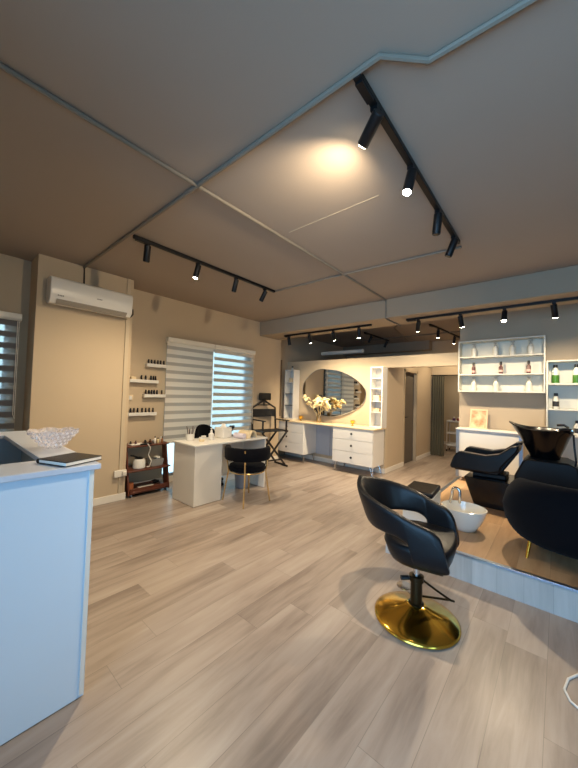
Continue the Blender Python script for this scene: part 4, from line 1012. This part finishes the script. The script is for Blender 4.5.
# low white cabinet before the shelf wall
t = thing('low_cabinet', 'low white cabinet with metal corner profiles behind the wash unit', 'cabinet', (-0.78, 5.38, PZ))
obj('body', box(B(), -0.39, 0.39, -0.10, 0.19, 0.06, 0.755), M_WHITE, t, bevel=0.003)
obj('cabinet_top', box(B(), -0.41, 0.41, -0.12, 0.20, 0.756, 0.776), M_WHITE, t, bevel=0.003)
for s in (-1, 1): obj('corner_profile', box(B(), s*0.385-0.02, s*0.385+0.02, -0.112, -0.1005, 0.06, 0.755), M_ALU, t)
for sx in (-0.34, 0.34):
    for sy in (-0.05, 0.14):
        bm = B(); tube(bm, [(sx-0.012, sy, 0.03), (sx+0.012, sy, 0.03)], 0.03, 14); box(bm, sx-0.018, sx+0.018, sy-0.01, sy+0.01, 0.045, 0.06); obj('caster', bm, M_TRIMW, t, smooth=True)
t = thing('picture_frame', 'pale wood framed print in faded orange leaning above the low cabinet', 'picture', (-0.93, 5.46, PZ+0.776))
fr = B()
def leaned(x0, x1, z0, z1, d0, d1):
    k = 0.22
    return [(x0, d0+z0*k, z0), (x1, d0+z0*k, z0), (x1, d1+z0*k, z0), (x0, d1+z0*k, z0), (x0, d0+z1*k, z1), (x1, d0+z1*k, z1), (x1, d1+z1*k, z1), (x0, d1+z1*k, z1)]
for a in ((-0.115,0.115,0,0.022),(-0.115,0.115,0.268,0.29),(-0.115,-0.095,0.022,0.268),(0.095,0.115,0.022,0.268)): hexa(fr, leaned(*a, -0.012, 0.012))
obj('frame', fr, M_PINK, t)
def print_mat():
    m = bpy.data.materials.new('faded_print'); m.use_nodes = True; nt = m.node_tree; b = nt.nodes['Principled BSDF']
    tc = nt.nodes.new('ShaderNodeTexCoord'); nz = nt.nodes.new('ShaderNodeTexNoise'); nz.inputs['Scale'].default_value = 9
    r = nt.nodes.new('ShaderNodeValToRGB'); e = r.color_ramp.elements
    e[0].position = 0.35; e[0].color = (*lin((222,190,150)),1); e[1].position = 0.62; e[1].color = (*lin((186,104,62)),1)
    nt.links.new(tc.outputs['Object'], nz.inputs['Vector']); nt.links.new(nz.outputs['Fac'], r.inputs[0]); nt.links.new(r.outputs[0], b.inputs['Base Color'])
    return m
bm = B(); hexa(bm, leaned(-0.095,0.095,0.022,0.268,-0.004,0.004)); obj('print', bm, print_mat(), t)

# ================================================================== PASSAGE: CURTAIN AND TROLLEY
t = thing('curtain', 'olive grey curtain gathered beside the passage opening', 'curtain', (-2.28, YB-0.05, 0.02))
bm = B(); rs = []; n = 48
for z, sc in ((0.0,1.05),(0.4,1.0),(1.2,0.95),(1.95,0.92)):
    fwd = [(-0.15*sc+0.30*sc*i/n, -0.028+0.026*math.sin(i/n*2*PI*5.5), z) for i in range(n+1)]
    back = [(x, y+0.006, z) for x, y, _ in reversed(fwd)]
    rs.append(fwd+back)
rings(bm, rs); obj('cloth', bm, M_CURT, t, smooth=True, angle=80)
bm = B(); tube(bm, [(-0.16,-0.03,1.965),(0.95,-0.03,1.965)], 0.012, 10); obj('rod', bm, M_BLACKM, t, smooth=True)
t = thing('trolley', 'white three tier trolley in the room behind the curtain', 'trolley', (-2.13, 9.45, 0))
for z in (0.14, 0.46, 0.78):
    bm = B(); box(bm, -0.2, 0.2, -0.16, 0.16, z, z+0.012); box(bm, -0.2, 0.2, -0.16, -0.15, z, z+0.05); box(bm, -0.2, 0.2, 0.15, 0.16, z, z+0.05); box(bm, -0.2, -0.19, -0.15, 0.15, z, z+0.05); box(bm, 0.19, 0.2, -0.15, 0.15, z, z+0.05)
    obj('tray', bm, M_WHITE, t)
for sx in (-0.19, 0.19):
    for sy in (-0.15, 0.15):
        bm = B(); tube(bm, [(sx, sy, 0.05), (sx, sy, 0.83)], 0.012); p_ = obj('post', bm, M_TRIMW, t)
        bm = B(); tube(bm, [(sx-0.012, sy, 0.025), (sx+0.012, sy, 0.025)], 0.025, 12); obj('wheel', bm, M_BLK, p_)
lathe_thing('polish_remover', 'purple bottle on the trolley behind the curtain', 'bottle', (-2.17, 9.40, 0.7925), [(0.035,0),(0.038,0.004),(0.038,0.09),(0.018,0.11)], mat('purple_bottle', (84,50,86), 0.3), parts=[('cap', [(0.02,0.11),(0.02,0.14),(0.001,0.142)], M_WHITE)])
lathe_thing('polish_remover', 'red bottle on the trolley behind the curtain', 'bottle', (-2.06, 9.40, 0.7925), [(0.035,0),(0.038,0.004),(0.038,0.09),(0.018,0.11)], mat('red_bottle', (140,46,52), 0.3), parts=[('cap', [(0.02,0.11),(0.02,0.14),(0.001,0.142)], M_WHITE)])

# ================================================================== CABLE ON THE FLOOR
pts = [(0.30, 2.45, 0.006), (0.16, 2.37, 0.006), (0.08, 2.29, 0.006), (0.035, 2.21, 0.006), (0.02, 2.12, 0.006), (0.04, 2.06, 0.006), (0.09, 2.02, 0.006), (0.25, 1.98, 0.006)]
tag(obj('floor_cable', tube(B(), pts, 0.0055, 8), M_WHITE, smooth=True), 'white cable looping on the floor at the right edge', 'cable')
